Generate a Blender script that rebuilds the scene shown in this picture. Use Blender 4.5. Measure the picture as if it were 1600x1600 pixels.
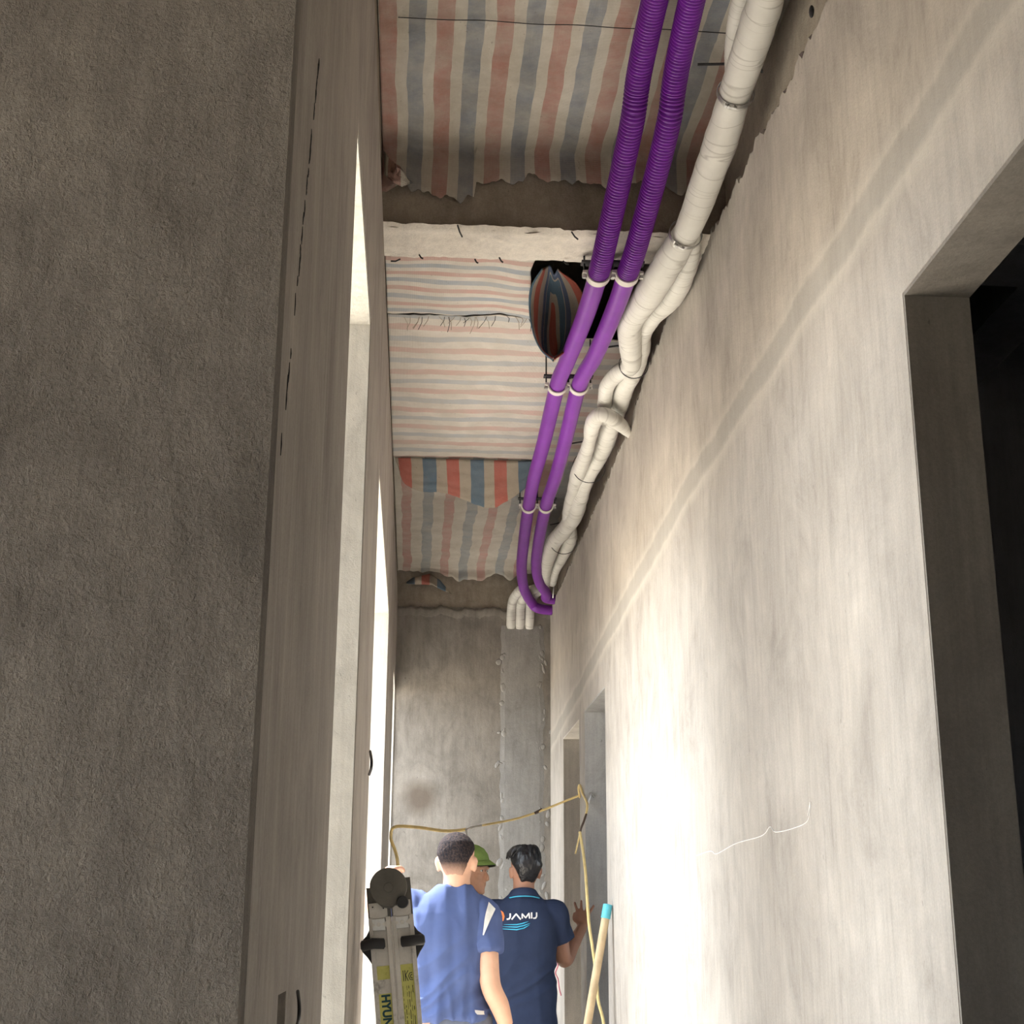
import bpy, bmesh, math, random
import numpy as np
from mathutils import Vector, Matrix, noise
from mathutils.bvhtree import BVHTree

for o in list(bpy.data.objects): bpy.data.objects.remove(o)
SC = bpy.context.scene
COL = SC.collection
random.seed(7)
CH = 1.35                      # camera height above the floor

# ------------------------------------------------------------------ camera
FPX = 2193.05
R = np.array([[0.99757051, 0.02517877, 0.06495468],
              [-0.06941366, 0.28027402, 0.95740703],
              [0.00590122, -0.95958976, 0.28134085]])
cam_d = bpy.data.cameras.new('camera'); cam = bpy.data.objects.new('camera', cam_d); COL.objects.link(cam)
cam_d.sensor_width = 36.0; cam_d.lens = 36.0 * FPX / 1600.0; cam_d.clip_start = 0.02
r_, d_, f_ = R[:, 0], R[:, 1], R[:, 2]
cam.matrix_world = Matrix(((r_[0], -d_[0], -f_[0], 0), (r_[1], -d_[1], -f_[1], 0), (r_[2], -d_[2], -f_[2], CH), (0, 0, 0, 1)))
SC.camera = cam

# ------------------------------------------------------------------ world, sun, exposure
W = bpy.data.worlds.new('sky'); SC.world = W; W.use_nodes = True
bgn = W.node_tree.nodes['Background']
bgn.inputs[0].default_value = (0.80, 0.90, 1.0, 1); bgn.inputs[1].default_value = 4.0
sun_d = bpy.data.lights.new('sun', 'SUN'); sun = bpy.data.objects.new('sun', sun_d); COL.objects.link(sun)
sun_d.energy = 14.0; sun_d.color = (1.0, 0.945, 0.865); sun_d.angle = math.radians(1.5)
sun.rotation_euler = Vector((0.44, -0.30, -0.86)).to_track_quat('-Z', 'Y').to_euler()
SC.view_settings.view_transform = 'Standard'; SC.view_settings.look = 'None'
SC.view_settings.gamma = 1.0; SC.view_settings.use_curve_mapping = False
SC.view_settings.exposure = 0.82

# ------------------------------------------------------------------ helpers
def ray(px, py): return R @ np.array([px - 800.0, py - 800.0, FPX])
def atD(px, py, D):
    r = ray(px, py); p = r * D / r[1]; return Vector((p[0], p[1], p[2] + CH))
def atz(px, py, z):          # z relative to the camera height
    r = ray(px, py); p = r * z / r[2]; return Vector((p[0], p[1], p[2] + CH))
def atx(px, py, x):
    r = ray(px, py); p = r * x / r[0]; return Vector((p[0], p[1], p[2] + CH))

def mk(name, V, F, mat, parent=None, smooth=False, uv=None):
    me = bpy.data.meshes.new(name)
    me.from_pydata([tuple(v) for v in V], [], F)
    if uv is not None:
        l = me.uv_layers.new(name='UVMap')
        for lp in me.loops: l.data[lp.index].uv = uv[lp.vertex_index]
    me.validate(); me.update()
    if smooth: me.polygons.foreach_set('use_smooth', [True] * len(me.polygons))
    if mat: me.materials.append(mat)
    o = bpy.data.objects.new(name, me); COL.objects.link(o)
    if parent: o.parent = parent
    return o
def tag(o, label, cat, group=None, kind=None):
    o['label'] = label; o['category'] = cat
    if group: o['group'] = group
    if kind: o['kind'] = kind
    return o
def struct(o, label=None):
    o['kind'] = 'structure'
    if label: o['label'] = label
    return o
def empty(name, loc=(0, 0, 0)):
    e = bpy.data.objects.new(name, None); COL.objects.link(e); e.location = loc; e.empty_display_size = 0.05
    return e
def adopt(child, parent):      # parent keeping world place (parent has only a location)
    child.parent = parent; child.matrix_parent_inverse = Matrix.Translation(-Vector(parent.location))

def boxVF(x0, x1, y0, y1, z0, z1):
    V = [(x0, y0, z0), (x1, y0, z0), (x1, y1, z0), (x0, y1, z0), (x0, y0, z1), (x1, y0, z1), (x1, y1, z1), (x0, y1, z1)]
    F = [(0, 3, 2, 1), (4, 5, 6, 7), (0, 1, 5, 4), (1, 2, 6, 5), (2, 3, 7, 6), (3, 0, 4, 7)]
    return V, F
def join(*vfs):
    V, F = [], []
    for v, f in vfs:
        b = len(V); V += [tuple(p) for p in v]; F += [tuple(i + b for i in q) for q in f]
    return V, F
def wallVF(axis, a0, a1, u0, u1, z0, z1, holes):
    """slab between a0..a1 along `axis`, spanning u and z, with rectangular holes (u0,u1,z0,z1)"""
    us = sorted({u0, u1, *[h[0] for h in holes], *[h[1] for h in holes]})
    zs = sorted({z0, z1, *[h[2] for h in holes], *[h[3] for h in holes]})
    parts = []
    for i in range(len(us) - 1):
        run = None
        for j in range(len(zs) - 1):
            cu, cz = (us[i] + us[i + 1]) / 2, (zs[j] + zs[j + 1]) / 2
            solid = not any(h[0] < cu < h[1] and h[2] < cz < h[3] for h in holes)
            if solid:
                if run is None: run = [zs[j], zs[j + 1]]
                else: run[1] = zs[j + 1]
            if run and (not solid or j == len(zs) - 2):
                if axis == 'x': parts.append(boxVF(a0, a1, us[i], us[i + 1], run[0], run[1]))
                else: parts.append(boxVF(us[i], us[i + 1], a0, a1, run[0], run[1]))
                run = None
    return join(*parts)

def catmull(pts, n=8):
    P = [np.array(p, float) for p in pts]; P = [2 * P[0] - P[1]] + P + [2 * P[-1] - P[-2]]
    out = []
    for i in range(1, len(P) - 2):
        for k in range(n):
            t = k / n; a, b, c, d = P[i - 1:i + 3]
            out.append(0.5 * ((2 * b) + (c - a) * t + (2 * a - 5 * b + 4 * c - d) * t * t + (3 * b - a - 3 * c + d) * t ** 3))
    out.append(P[-2]); return np.array(out)
def frames(P):
    P = np.asarray(P, float); T = np.gradient(P, axis=0); T /= np.linalg.norm(T, axis=1)[:, None]
    u = np.cross(T[0], [0.0, 0.0, 1.0])
    if np.linalg.norm(u) < .05: u = np.cross(T[0], [0.0, 1.0, 0.0])
    u /= np.linalg.norm(u); U = []
    for t in T:
        u = u - t * (u @ t); u /= np.linalg.norm(u); U.append(u.copy())
    U = np.array(U); return T, U, np.cross(T, U)
def tubeVF(P, r, n=12, r2=None, rf=None, caps=True):
    """tube along P; r scalar or per-point; r2 second half axis; rf(i, angle) radius factor"""
    P = np.asarray(P, float); m = len(P); T, U, B = frames(P)
    rr = np.full(m, r) if np.isscalar(r) else np.asarray(r, float)
    qq = rr if r2 is None else (np.full(m, r2) if np.isscalar(r2) else np.asarray(r2, float))
    V, F = [], []
    for i in range(m):
        for k in range(n):
            a = 2 * math.pi * k / n; g = rf(i, a) if rf else 1.0
            V.append(P[i] + U[i] * math.cos(a) * rr[i] * g + B[i] * math.sin(a) * qq[i] * g)
    for i in range(m - 1):
        for k in range(n):
            F.append((i * n + k, i * n + (k + 1) % n, (i + 1) * n + (k + 1) % n, (i + 1) * n + k))
    if caps:
        F.append(tuple(reversed(range(n)))); F.append(tuple(range((m - 1) * n, m * n)))
    return [tuple(v) for v in V], F
def ellVF(c, r, n=12, m=8, rot=None):
    V, F = [], []
    for i in range(1, m):
        th = math.pi * i / m
        for k in range(n):
            a = 2 * math.pi * k / n
            V.append(Vector((r[0] * math.sin(th) * math.cos(a), r[1] * math.sin(th) * math.sin(a), r[2] * math.cos(th))))
    V.append(Vector((0, 0, r[2]))); V.append(Vector((0, 0, -r[2])))
    t, b = len(V) - 2, len(V) - 1
    for i in range(m - 2):
        for k in range(n):
            F.append((i * n + k, (i + 1) * n + k, (i + 1) * n + (k + 1) % n, i * n + (k + 1) % n))
    for k in range(n):
        F.append((t, k, (k + 1) % n)); F.append((b, (m - 2) * n + (k + 1) % n, (m - 2) * n + k))
    if rot is not None: V = [rot @ v for v in V]
    return [tuple(v + Vector(c)) for v in V], F
def sectVF(S, n=28, e=2.3):
    """stack of horizontal super-ellipse sections (z, cx, cy, rx, ry)"""
    V, F = [], []
    for (z, cx, cy, rx, ry) in S:
        for k in range(n):
            a = 2 * math.pi * k / n; c, s = math.cos(a), math.sin(a)
            V.append((cx + rx * math.copysign(abs(c) ** (2 / e), c), cy + ry * math.copysign(abs(s) ** (2 / e), s), z))
    m = len(S)
    for i in range(m - 1):
        for k in range(n):
            F.append((i * n + k, i * n + (k + 1) % n, (i + 1) * n + (k + 1) % n, (i + 1) * n + k))
    F.append(tuple(reversed(range(n)))); F.append(tuple(range((m - 1) * n, m * n)))
    return V, F
def prismVF(poly, y0, y1, tf):
    """extrude 2-D polygon between depths y0,y1 ; tf(u,v,w)->point"""
    n = len(poly); V = [tf(p[0], p[1], y0) for p in poly] + [tf(p[0], p[1], y1) for p in poly]
    F = [tuple(range(n)), tuple(reversed(range(n, 2 * n)))]
    for i in range(n): F.append((i, i + n, (i + 1) % n + n, (i + 1) % n))
    return V, F
def fixnormals(o):
    bm = bmesh.new(); bm.from_mesh(o.data); bmesh.ops.recalc_face_normals(bm, faces=bm.faces); bm.to_mesh(o.data); bm.free(); return o
def bevel(o, w, seg=2):
    m = o.modifiers.new('bevel', 'BEVEL'); m.width = w; m.segments = seg; m.limit_method = 'ANGLE'; return o
def remesh(VF, voxel, sm=4):
    me = bpy.data.meshes.new('tmp'); me.from_pydata(VF[0], [], VF[1]); me.update()
    bm = bmesh.new(); bm.from_mesh(me); bmesh.ops.recalc_face_normals(bm, faces=bm.faces); bm.to_mesh(me); bm.free()
    o = bpy.data.objects.new('tmp', me); COL.objects.link(o)
    m = o.modifiers.new('r', 'REMESH'); m.mode = 'VOXEL'; m.voxel_size = voxel; m.adaptivity = 0
    s = o.modifiers.new('s', 'SMOOTH'); s.factor = .5; s.iterations = sm
    dg = bpy.context.evaluated_depsgraph_get(); ev = o.evaluated_get(dg)
    out = bpy.data.meshes.new_from_object(ev)
    bpy.data.objects.remove(o); bpy.data.meshes.remove(me)
    out.polygons.foreach_set('use_smooth', [True] * len(out.polygons))
    return out
def meshobj(name, me, mat, parent=None):
    me.name = name; me.materials.clear(); me.materials.append(mat)
    o = bpy.data.objects.new(name, me); COL.objects.link(o)
    if parent: o.parent = parent
    return o
def displace(me, fn):
    n = len(me.vertices); co = np.empty(n * 3); me.vertices.foreach_get('co', co); co = co.reshape(-1, 3)
    no = np.empty(n * 3); me.vertex_normals.foreach_get('vector', no); no = no.reshape(-1, 3)
    d = np.array([fn(Vector(c), Vector(k)) for c, k in zip(co, no)])
    co += no * d[:, None]; me.vertices.foreach_set('co', co.ravel()); me.update()

# ------------------------------------------------------------------ materials
class N:
    def __init__(s, name, rough=.85, spec=.25, metal=0.0):
        s.m = bpy.data.materials.new(name); s.m.use_nodes = True; s.t = s.m.node_tree; s.p = s.t.nodes['Principled BSDF']
        s.p.inputs['Roughness'].default_value = rough; s.p.inputs['Specular IOR Level'].default_value = spec; s.p.inputs['Metallic'].default_value = metal
        s.co = s.t.nodes.new('ShaderNodeTexCoord')
    def n(s, k, **kw):
        x = s.t.nodes.new(k)
        for a, b in kw.items(): setattr(x, a, b)
        return x
    def l(s, a, b): s.t.links.new(a, b)
    def coords(s, scale=(1, 1, 1), which='Object', loc=(0, 0, 0)):
        m = s.n('ShaderNodeMapping'); m.inputs['Scale'].default_value = scale; m.inputs['Location'].default_value = loc
        s.l(s.co.outputs[which], m.inputs[0]); return m.outputs[0]
    def noise(s, sc, scale=(1, 1, 1), det=5, rough=.6, dist=0, which='Object', loc=(0, 0, 0)):
        x = s.n('ShaderNodeTexNoise'); x.inputs['Scale'].default_value = sc; x.inputs['Detail'].default_value = det
        x.inputs['Roughness'].default_value = rough; x.inputs['Distortion'].default_value = dist
        s.l(s.coords(scale, which, loc), x.inputs['Vector']); return x.outputs[0]
    def ramp(s, v, stops, interp='LINEAR'):
        x = s.n('ShaderNodeValToRGB'); r = x.color_ramp; r.interpolation = interp
        while len(r.elements) > 1: r.elements.remove(r.elements[-1])
        r.elements[0].position = stops[0][0]; r.elements[0].color = c4(stops[0][1])
        for p, c in stops[1:]:
            e = r.elements.new(p); e.color = c4(c)
        s.l(v, x.inputs[0]); return x.outputs[0]
    def mix(s, f, a, b, mode='MIX'):
        x = s.n('ShaderNodeMix', data_type='RGBA', blend_type=mode)
        for i, v in ((0, f), (6, a), (7, b)):
            if isinstance(v, (int, float)): x.inputs[i].default_value = v
            elif isinstance(v, tuple): x.inputs[i].default_value = c4(v)
            else: s.l(v, x.inputs[i])
        return x.outputs[2]
    def math(s, op, a, b=0.0, c=0.0):
        x = s.n('ShaderNodeMath', operation=op)
        for i, v in enumerate((a, b, c)):
            if isinstance(v, (int, float)): x.inputs[i].default_value = v
            else: s.l(v, x.inputs[i])
        return x.outputs[0]
    def sep(s, which='Object'):
        x = s.n('ShaderNodeSeparateXYZ'); s.l(s.co.outputs[which], x.inputs[0]); return x.outputs
    def col(s, c):
        if isinstance(c, tuple): s.p.inputs['Base Color'].default_value = c4(c)
        else: s.l(c, s.p.inputs['Base Color'])
    def bump(s, h, strength=.3, dist=.01):
        b = s.n('ShaderNodeBump'); b.inputs['Strength'].default_value = strength; b.inputs['Distance'].default_value = dist
        s.l(h, b.inputs['Height']); s.l(b.outputs[0], s.p.inputs['Normal'])
def c4(c):
    if isinstance(c, (int, float)): return (c, c, c, 1)
    return tuple(c) if len(c) == 4 else tuple(c) + (1,)
def sr(r, g, b):       # 0..255 display colour to linear
    return tuple(((v / 255 + .055) / 1.055) ** 2.4 if v > 10 else v / 255 / 12.92 for v in (r, g, b))
def flat(name, c, rough=.6, spec=.3, metal=0, var=.12, sc=30, bump=0):
    a = N(name, rough, spec, metal); v = a.noise(sc, det=4)
    a.col(a.ramp(v, [(.3, tuple(x * (1 - var) for x in c)), (.7, tuple(min(1, x * (1 + var)) for x in c))]))
    if bump: a.bump(v, bump, .004)
    return a.m
def plaster(name, dark, light, streak=(5, 5, .9), sc=1.0, grain=180, gb=.25, fine=.35, smix=.38, mott=.5):
    a = N(name, .92, .15)
    big = a.noise(1.7 * sc, det=6, rough=.62, dist=.4)
    st = a.noise(3.0 * sc, scale=streak, det=6, rough=.7)
    c = a.ramp(big, [(.32, dark), (.68, light)])
    c = a.mix(smix, c, a.ramp(st, [(.3, tuple(x * .82 for x in dark)), (.72, tuple(min(1, x * 1.1) for x in light))]))
    mt = a.noise(4.5 * sc, scale=(1, 1, .7), det=9, rough=.74, dist=.6, loc=(1.7, 4.1, 2.2))
    c = a.mix(mott, c, a.ramp(mt, [(.30, (.62, .61, .60)), (.47, (.93, .93, .93)), (.70, (1.22, 1.21, 1.19))]), 'MULTIPLY')
    s2_ = a.noise(2.0, scale=(streak[0] * 5, streak[1] * 5, streak[2] * 1.2), det=5, rough=.75, loc=(7, 2, 5))
    c = a.mix(mott * .8, c, a.ramp(s2_, [(.28, (.70,) * 3), (.5, (1.0,) * 3), (.75, (1.16,) * 3)]), 'MULTIPLY')
    fn = a.noise(grain, det=3, rough=.7)
    c = a.mix(fine, c, a.ramp(fn, [(.3, (.55,) * 3), (.7, (1.0,) * 3)]), 'MULTIPLY')
    pit = a.noise(60 * sc, scale=(1, 1, .45), det=2, loc=(3, 1, 7))
    c = a.mix(a.ramp(pit, [(.72, (0, 0, 0)), (.76, (.55,) * 3)]), c, tuple(x * .45 for x in dark))
    a.col(c)
    h = a.math('ADD', a.math('MULTIPLY', fn, .5), a.math('MULTIPLY', a.noise(28, scale=(1, 1, .6), det=5), 1.0))
    a.bump(h, gb, .008)
    a.c = c
    return a

M = {}
# the smooth cement skim of the left wall
M['left'] = plaster('smooth cement render', (.36, .325, .29), (.49, .447, .40), streak=(9, 9, .35), gb=.26, mott=.75).m
# coarse render of the return wall
a = plaster('coarse cement render', (.225, .202, .177), (.315, .285, .252), streak=(4, 4, 2.2), sc=1.5, grain=260, gb=.55, fine=.5, mott=.8)
g = a.noise(95, scale=(1, 1, .55), det=6, rough=.75, dist=.5); a.bump(a.math('ADD', g, a.math('MULTIPLY', a.noise(330, det=3), .6)), .75, .012)
M['rough'] = a.m
# right wall, with the filled chase running along it
a = plaster('pale cement render', (.40, .368, .332), (.54, .505, .465), streak=(4, 4, 1.1), gb=.34, fine=.32, smix=.22, mott=.62)
z = a.sep()[2]
wob = a.noise(2.5, det=5, rough=.6)
zz = a.math('ADD', a.math('ADD', z, a.math('MULTIPLY', a.math('SUBTRACT', wob, .5), .07)), a.math('MULTIPLY', a.math('SUBTRACT', a.noise(18, det=4), .5), .02))
zn = a.math('MULTIPLY', a.math('SUBTRACT', a.math('ADD', zz, a.math('MULTIPLY', a.math('MAXIMUM', a.math('SUBTRACT', a.sep()[1], 4.6), 0.0), .055)), CH + 1.22), 2.5)
band = a.ramp(zn, [(.0, (0, 0, 0)), (.375, (0, 0, 0)), (.44, (.55,) * 3), (.565, (.55,) * 3), (.61, (0, 0, 0)), (.7, (0, 0, 0))])
halo = a.ramp(zn, [(.0, (0, 0, 0)), (.28, (0, 0, 0)), (.38, (.5,) * 3), (.43, (0, 0, 0)), (.58, (0, 0, 0)), (.62, (.35,) * 3), (.70, (0, 0, 0))])
c2 = a.mix(halo, a.c, (.58, .55, .49)); c2 = a.mix(band, c2, (.36, .345, .315)); a.col(c2)
M['right'] = a.m
# end wall with blotches
a = plaster('grey cement render', (.235, .215, .19), (.335, .31, .28), streak=(4, 4, 1.6), sc=1.0, gb=.25, mott=.8)
v = a.n('ShaderNodeVectorMath', operation='DISTANCE'); a.l(a.co.outputs['Object'], v.inputs[0]); v.inputs[1].default_value = (.04, 9.34, CH + .78)
dd = a.math('ADD', v.outputs['Value'], a.math('MULTIPLY', a.math('SUBTRACT', a.noise(5), .5), .12))
M['end'] = (a.col(a.mix(a.ramp(dd, [(.06, (.85,) * 3), (.15, (0,) * 3)]), a.c, (.13, .105, .085))), a.m)[1]
M['patch'] = plaster('fresh cement filling', (.28, .272, .26), (.37, .362, .35), sc=1.6, gb=.25).m
M['smear'] = plaster('pale mortar', (.30, .29, .275), (.40, .39, .375), sc=2, gb=.3).m
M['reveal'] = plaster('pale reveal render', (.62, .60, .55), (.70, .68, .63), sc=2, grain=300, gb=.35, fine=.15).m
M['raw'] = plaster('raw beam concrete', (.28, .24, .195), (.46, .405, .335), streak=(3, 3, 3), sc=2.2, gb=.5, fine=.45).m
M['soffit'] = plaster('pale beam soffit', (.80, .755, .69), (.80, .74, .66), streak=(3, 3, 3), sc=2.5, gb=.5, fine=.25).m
M['raw_pale'] = plaster('pale raw concrete', (.38, .335, .285), (.54, .49, .42), streak=(3, 3, 3), sc=2.2, gb=.5, fine=.4).m
M['slab'] = plaster('slab concrete', (.22, .20, .175), (.32, .29, .25), sc=1.5, gb=.3).m
M['jamb'] = plaster('door reveal cement', (.22, .20, .178), (.31, .288, .26), streak=(5, 5, .6), gb=.2).m  # light and shade on each door reveal are put into these three colours
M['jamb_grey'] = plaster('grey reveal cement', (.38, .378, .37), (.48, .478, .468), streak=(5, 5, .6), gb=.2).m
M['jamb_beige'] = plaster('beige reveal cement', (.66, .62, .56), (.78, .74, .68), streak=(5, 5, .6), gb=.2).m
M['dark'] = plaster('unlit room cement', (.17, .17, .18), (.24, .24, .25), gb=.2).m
M['floor'] = plaster('floor screed', (.50, .46, .40), (.62, .57, .50), gb=.2).m
M['yard'] = plaster('sunlit yard paving', (.52, .435, .33), (.64, .545, .425), gb=.2).m

def tarp(name, period, stops, dirt=.5, distort=.02, axis=0, fadev=.72):
    a = N(name, .8, .2)
    u = a.sep('UV'); nz = a.noise(2.6, det=3, which='UV')
    t = a.math('FRACT', a.math('DIVIDE', a.math('ADD', u[axis], a.math('MULTIPLY', a.math('SUBTRACT', nz, .5), distort)), period))
    c = a.ramp(t, stops, 'CONSTANT')
    fade = a.noise(7, det=6, rough=.7, which='UV')
    c = a.mix(a.ramp(fade, [(.30, (.08,) * 3), (.72, (fadev,) * 3)]), c, (.58, .55, .49))
    d = a.noise(3.2, det=7, rough=.72, dist=.3, which='UV', loc=(2, 5, 0))
    c = a.mix(dirt, c, a.ramp(d, [(.3, (.55, .51, .45)), (.65, (1, 1, 1))]), 'MULTIPLY')
    sp = a.noise(70, det=3, which='UV'); c = a.mix(a.ramp(sp, [(.66, (0,) * 3), (.74, (.6,) * 3)]), c, (.2, .17, .14))
    a.col(c)
    w1 = a.n('ShaderNodeTexWave', bands_direction='X'); w1.inputs['Scale'].default_value = 90; a.l(a.co.outputs['UV'], w1.inputs[0])
    w2 = a.n('ShaderNodeTexWave', bands_direction='Y'); w2.inputs['Scale'].default_value = 90; a.l(a.co.outputs['UV'], w2.inputs[0])
    h = a.math('ADD', a.math('MULTIPLY', a.math('ADD', w1.outputs[1], w2.outputs[1]), .12), a.noise(16, det=6, rough=.65, which='UV'))
    a.bump(h, .45, .012)
    return a.m
WHT = (.70, .655, .58)
M['tarp_near'] = tarp('striped woven sheet', .163, [(0, WHT), (.06, (.50, .24, .205)), (.36, WHT), (.57, (.235, .27, .33)), (.86, WHT)], .7, .03)
M['tarp_a'] = tarp('narrow striped sheet', .13, [(0, (.80, .755, .69)), (.1, (.68, .40, .36)), (.34, (.80, .755, .69)), (.58, (.40, .46, .54)), (.84, (.80, .755, .69))], .3, .03, 1)
M['tarp_b'] = tarp('wide striped sheet', .235, [(0, (.82, .775, .71)), (.12, (.74, .52, .475)), (.36, (.82, .775, .71)), (.62, (.54, .575, .615)), (.84, (.82, .775, .71))], .3, .02, 1)
M['tarp_d'] = tarp('faded striped sheet', .25, [(0, WHT), (.1, (.58, .32, .29)), (.32, WHT), (.6, (.33, .37, .41)), (.84, WHT)], .55, .05)
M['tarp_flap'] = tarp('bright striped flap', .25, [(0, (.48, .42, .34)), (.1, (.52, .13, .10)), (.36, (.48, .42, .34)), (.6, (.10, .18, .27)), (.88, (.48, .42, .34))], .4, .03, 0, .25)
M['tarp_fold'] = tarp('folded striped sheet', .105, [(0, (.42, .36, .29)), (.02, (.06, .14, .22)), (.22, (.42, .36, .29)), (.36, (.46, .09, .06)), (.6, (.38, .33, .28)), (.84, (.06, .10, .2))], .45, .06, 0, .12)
M['purple'] = flat('purple conduit plastic', (.20, .024, .36), .30, .5, var=.10, sc=9)
M['purple_smooth'] = flat('dusty purple conduit plastic', (.20, .035, .34), .42, .45, var=.12, sc=7)
M['clamp'] = flat('white plastic clamp', (.66, .62, .58), .5, .4)
M['steel'] = flat('galvanised steel', (.55, .55, .54), .35, .5, .9)
M['darksteel'] = flat('dark threaded rod', (.07, .07, .075), .5, .4, .4)
# wrapped insulation
a = N('white tape wrapped insulation', .6, .35)
w = a.noise(1.0, scale=(.55, 15, 1), det=1, rough=.4, dist=.4, which='UV')
w2 = a.noise(1.0, scale=(.5, 22, 1), det=1, rough=.4, dist=.3, which='UV', loc=(5, 3, 0))
v = a.noise(7, det=5)
c = a.ramp(v, [(.3, (.60, .59, .55)), (.7, (.74, .73, .69))])
cr = a.ramp(w, [(.475, (0,) * 3), (.49, (.55,) * 3), (.505, (0,) * 3)]); cr2 = a.ramp(w2, [(.585, (0,) * 3), (.597, (.55,) * 3), (.61, (0,) * 3)])
c = a.mix(cr, c, (.30, .28, .25)); c = a.mix(cr2, c, (.28, .26, .23)); a.col(c)
a.bump(a.math('ADD', w, a.math('MULTIPLY', a.noise(40, det=3), .4)), .35, .006); M['wrap'] = a.m
M['cable'] = flat('yellow cable sheath', (.90, .70, .32), .45, .4)
M['cable_tape'] = flat('pale joint tape', (.62, .60, .57), .6, .3)
M['black'] = flat('black rubber', (.022, .022, .024), .55, .35)
M['brownwire'] = flat('dark brown wire', (.09, .06, .045), .5, .4)
M['orange'] = flat('orange conduit', (.42, .17, .03), .5, .4)
M['wood'] = flat('pale wooden broomstick', (.60, .47, .30), .6, .3, var=.15, sc=14)
M['cyan'] = flat('cyan plastic cap', (.11, .50, .62), .4, .45)
M['pink'] = flat('pink thread', (.75, .25, .33), .8, .1)
a = N('worn aluminium', .5, .5, .15); v = a.noise(22, det=7, rough=.75); a.col(a.ramp(v, [(.30, (.22, .205, .185)), (.44, (.50, .475, .44)), (.75, (.62, .595, .55))])); M['alu'] = a.m
M['hinge'] = flat('dark hinge plastic', (.105, .098, .085), .55, .35, var=.25, sc=18)
a = N('worn yellow label', .6, .3); v = a.noise(40, det=6, rough=.75); a.col(a.ramp(v, [(.28, (.20, .19, .07)), (.42, (.47, .46, .13)), (.8, (.55, .53, .19))])); M['sticker'] = a.m
M['ink'] = flat('dark green ink', (.012, .055, .07), .6, .3)
M['ink2'] = flat('black ink', (.03, .03, .025), .6, .3)
M['skin1'] = flat('light skin', (.60, .355, .245), .55, .35, var=.07, sc=12)
M['skin2'] = flat('tan skin', (.34, .175, .115), .55, .35, var=.10, sc=12)
M['skin3'] = flat('warm brown skin', (.60, .33, .215), .55, .35, var=.1, sc=12)
a = N('blue jersey fabric', .85, .15); v = a.noise(9, det=4); a.col(a.ramp(v, [(.3, (.062, .088, .205)), (.7, (.080, .112, .245))])); a.bump(a.noise(420, det=2), .15, .002); M['blue'] = a.m
a = N('navy pique fabric', .8, .2); v = a.noise(9, det=4); a.col(a.ramp(v, [(.3, (.020, .030, .066)), (.7, (.028, .041, .086))])); a.bump(a.noise(420, det=2), .15, .002); M['navy'] = a.m
M['white_fab'] = flat('white fabric', (.66, .66, .64), .85, .15)
M['grey_fab'] = flat('grey blue trousers', (.13, .15, .20), .9, .1)
M['dark_fab'] = flat('dark trousers', (.03, .033, .045), .9, .1)
M['olive'] = flat('olive work shirt', (.10, .115, .07), .9, .1)
M['cap'] = flat('green cap fabric', (.20, .30, .085), .85, .15)
M['cap_under'] = flat('dark cap lining', (.035, .04, .025), .85, .15)
M['logo_orange'] = flat('orange print', (.70, .20, .06), .7, .2)
M['logo_white'] = flat('white print', (.80, .80, .80), .7, .2)
M['logo_cyan'] = flat('cyan print', (.06, .38, .58), .7, .2)
M['hair2'] = flat('black hair', (.010, .010, .012), .38, .5, var=.3, sc=60)
M['shoe'] = flat('dark shoe', (.03, .03, .03), .6, .3)
M['eye'] = flat('eye white', (.75, .72, .68), .3, .5)
a = N('cropped black hair', .9, .08); at_ = a.n('ShaderNodeAttribute', attribute_name='fade'); nz = a.noise(130, det=4)
k = a.math('MULTIPLY', at_.outputs['Fac'], a.ramp(nz, [(.3, (.9,) * 3), (.6, (1,) * 3)])); a.col(a.mix(k, (.40, .25, .185), (.014, .014, .018))); a.bump(nz, .5, .004); M['hair1'] = a.m

# ------------------------------------------------------------------ the room
XL, XR, YE = -.139, .90, 9.34
YR = 1.232                    # face of the return wall
ZT = CH + 2.385               # near slab underside
ZB = CH + 2.10                # beam underside
OP = [(2.40, 3.34, 0.0, CH + 1.48), (4.43, 6.66, 0.0, CH + 1.44), (8.50, 9.34, 0.0, CH + 1.50)]
BOX = (1.60, 1.70, CH - .19, CH - .075)
wl = mk('wall_left', *wallVF('x', XL - .11, XL, YR + .05, YE, 0, CH + 2.09, OP + [BOX]), M['left']); struct(wl, 'smooth brown-grey cement wall with three tall openings')
V, F = join(boxVF(XL - .11, XL - .013, YR + .05, YE, CH + 2.09, CH + 2.9))
struct(mk('trim_1', V, F, M['raw']), 'concrete beam above the left wall')
# pale reveals in the openings of the left wall
n = 0
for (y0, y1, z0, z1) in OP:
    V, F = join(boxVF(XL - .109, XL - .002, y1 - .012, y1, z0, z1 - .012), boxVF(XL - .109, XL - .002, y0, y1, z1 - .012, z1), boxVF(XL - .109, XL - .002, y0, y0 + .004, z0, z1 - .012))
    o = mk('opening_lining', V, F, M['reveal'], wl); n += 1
mk('electrical_box', *boxVF(XL - .06, XL - .05, BOX[0], BOX[1], BOX[2], BOX[3]), M['black'], wl)
wr0 = mk('wall_near_left', *wallVF('y', YR, YR + .05, -3.2, XL, 0, ZT, []), M['rough']); struct(wr0, 'coarse dark cement wall close to the viewer')

DR = [(1.56, 2.378, 0.0, CH + 1.15), (6.63, 7.456, 0.0, CH + 1.093), (7.695, 8.54, 0.0, CH + 1.085)]
XRB = XR + .125
V, F = wallVF('x', XR, XRB, -2.6, YE, 0, CH + 1.95, DR)
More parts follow.
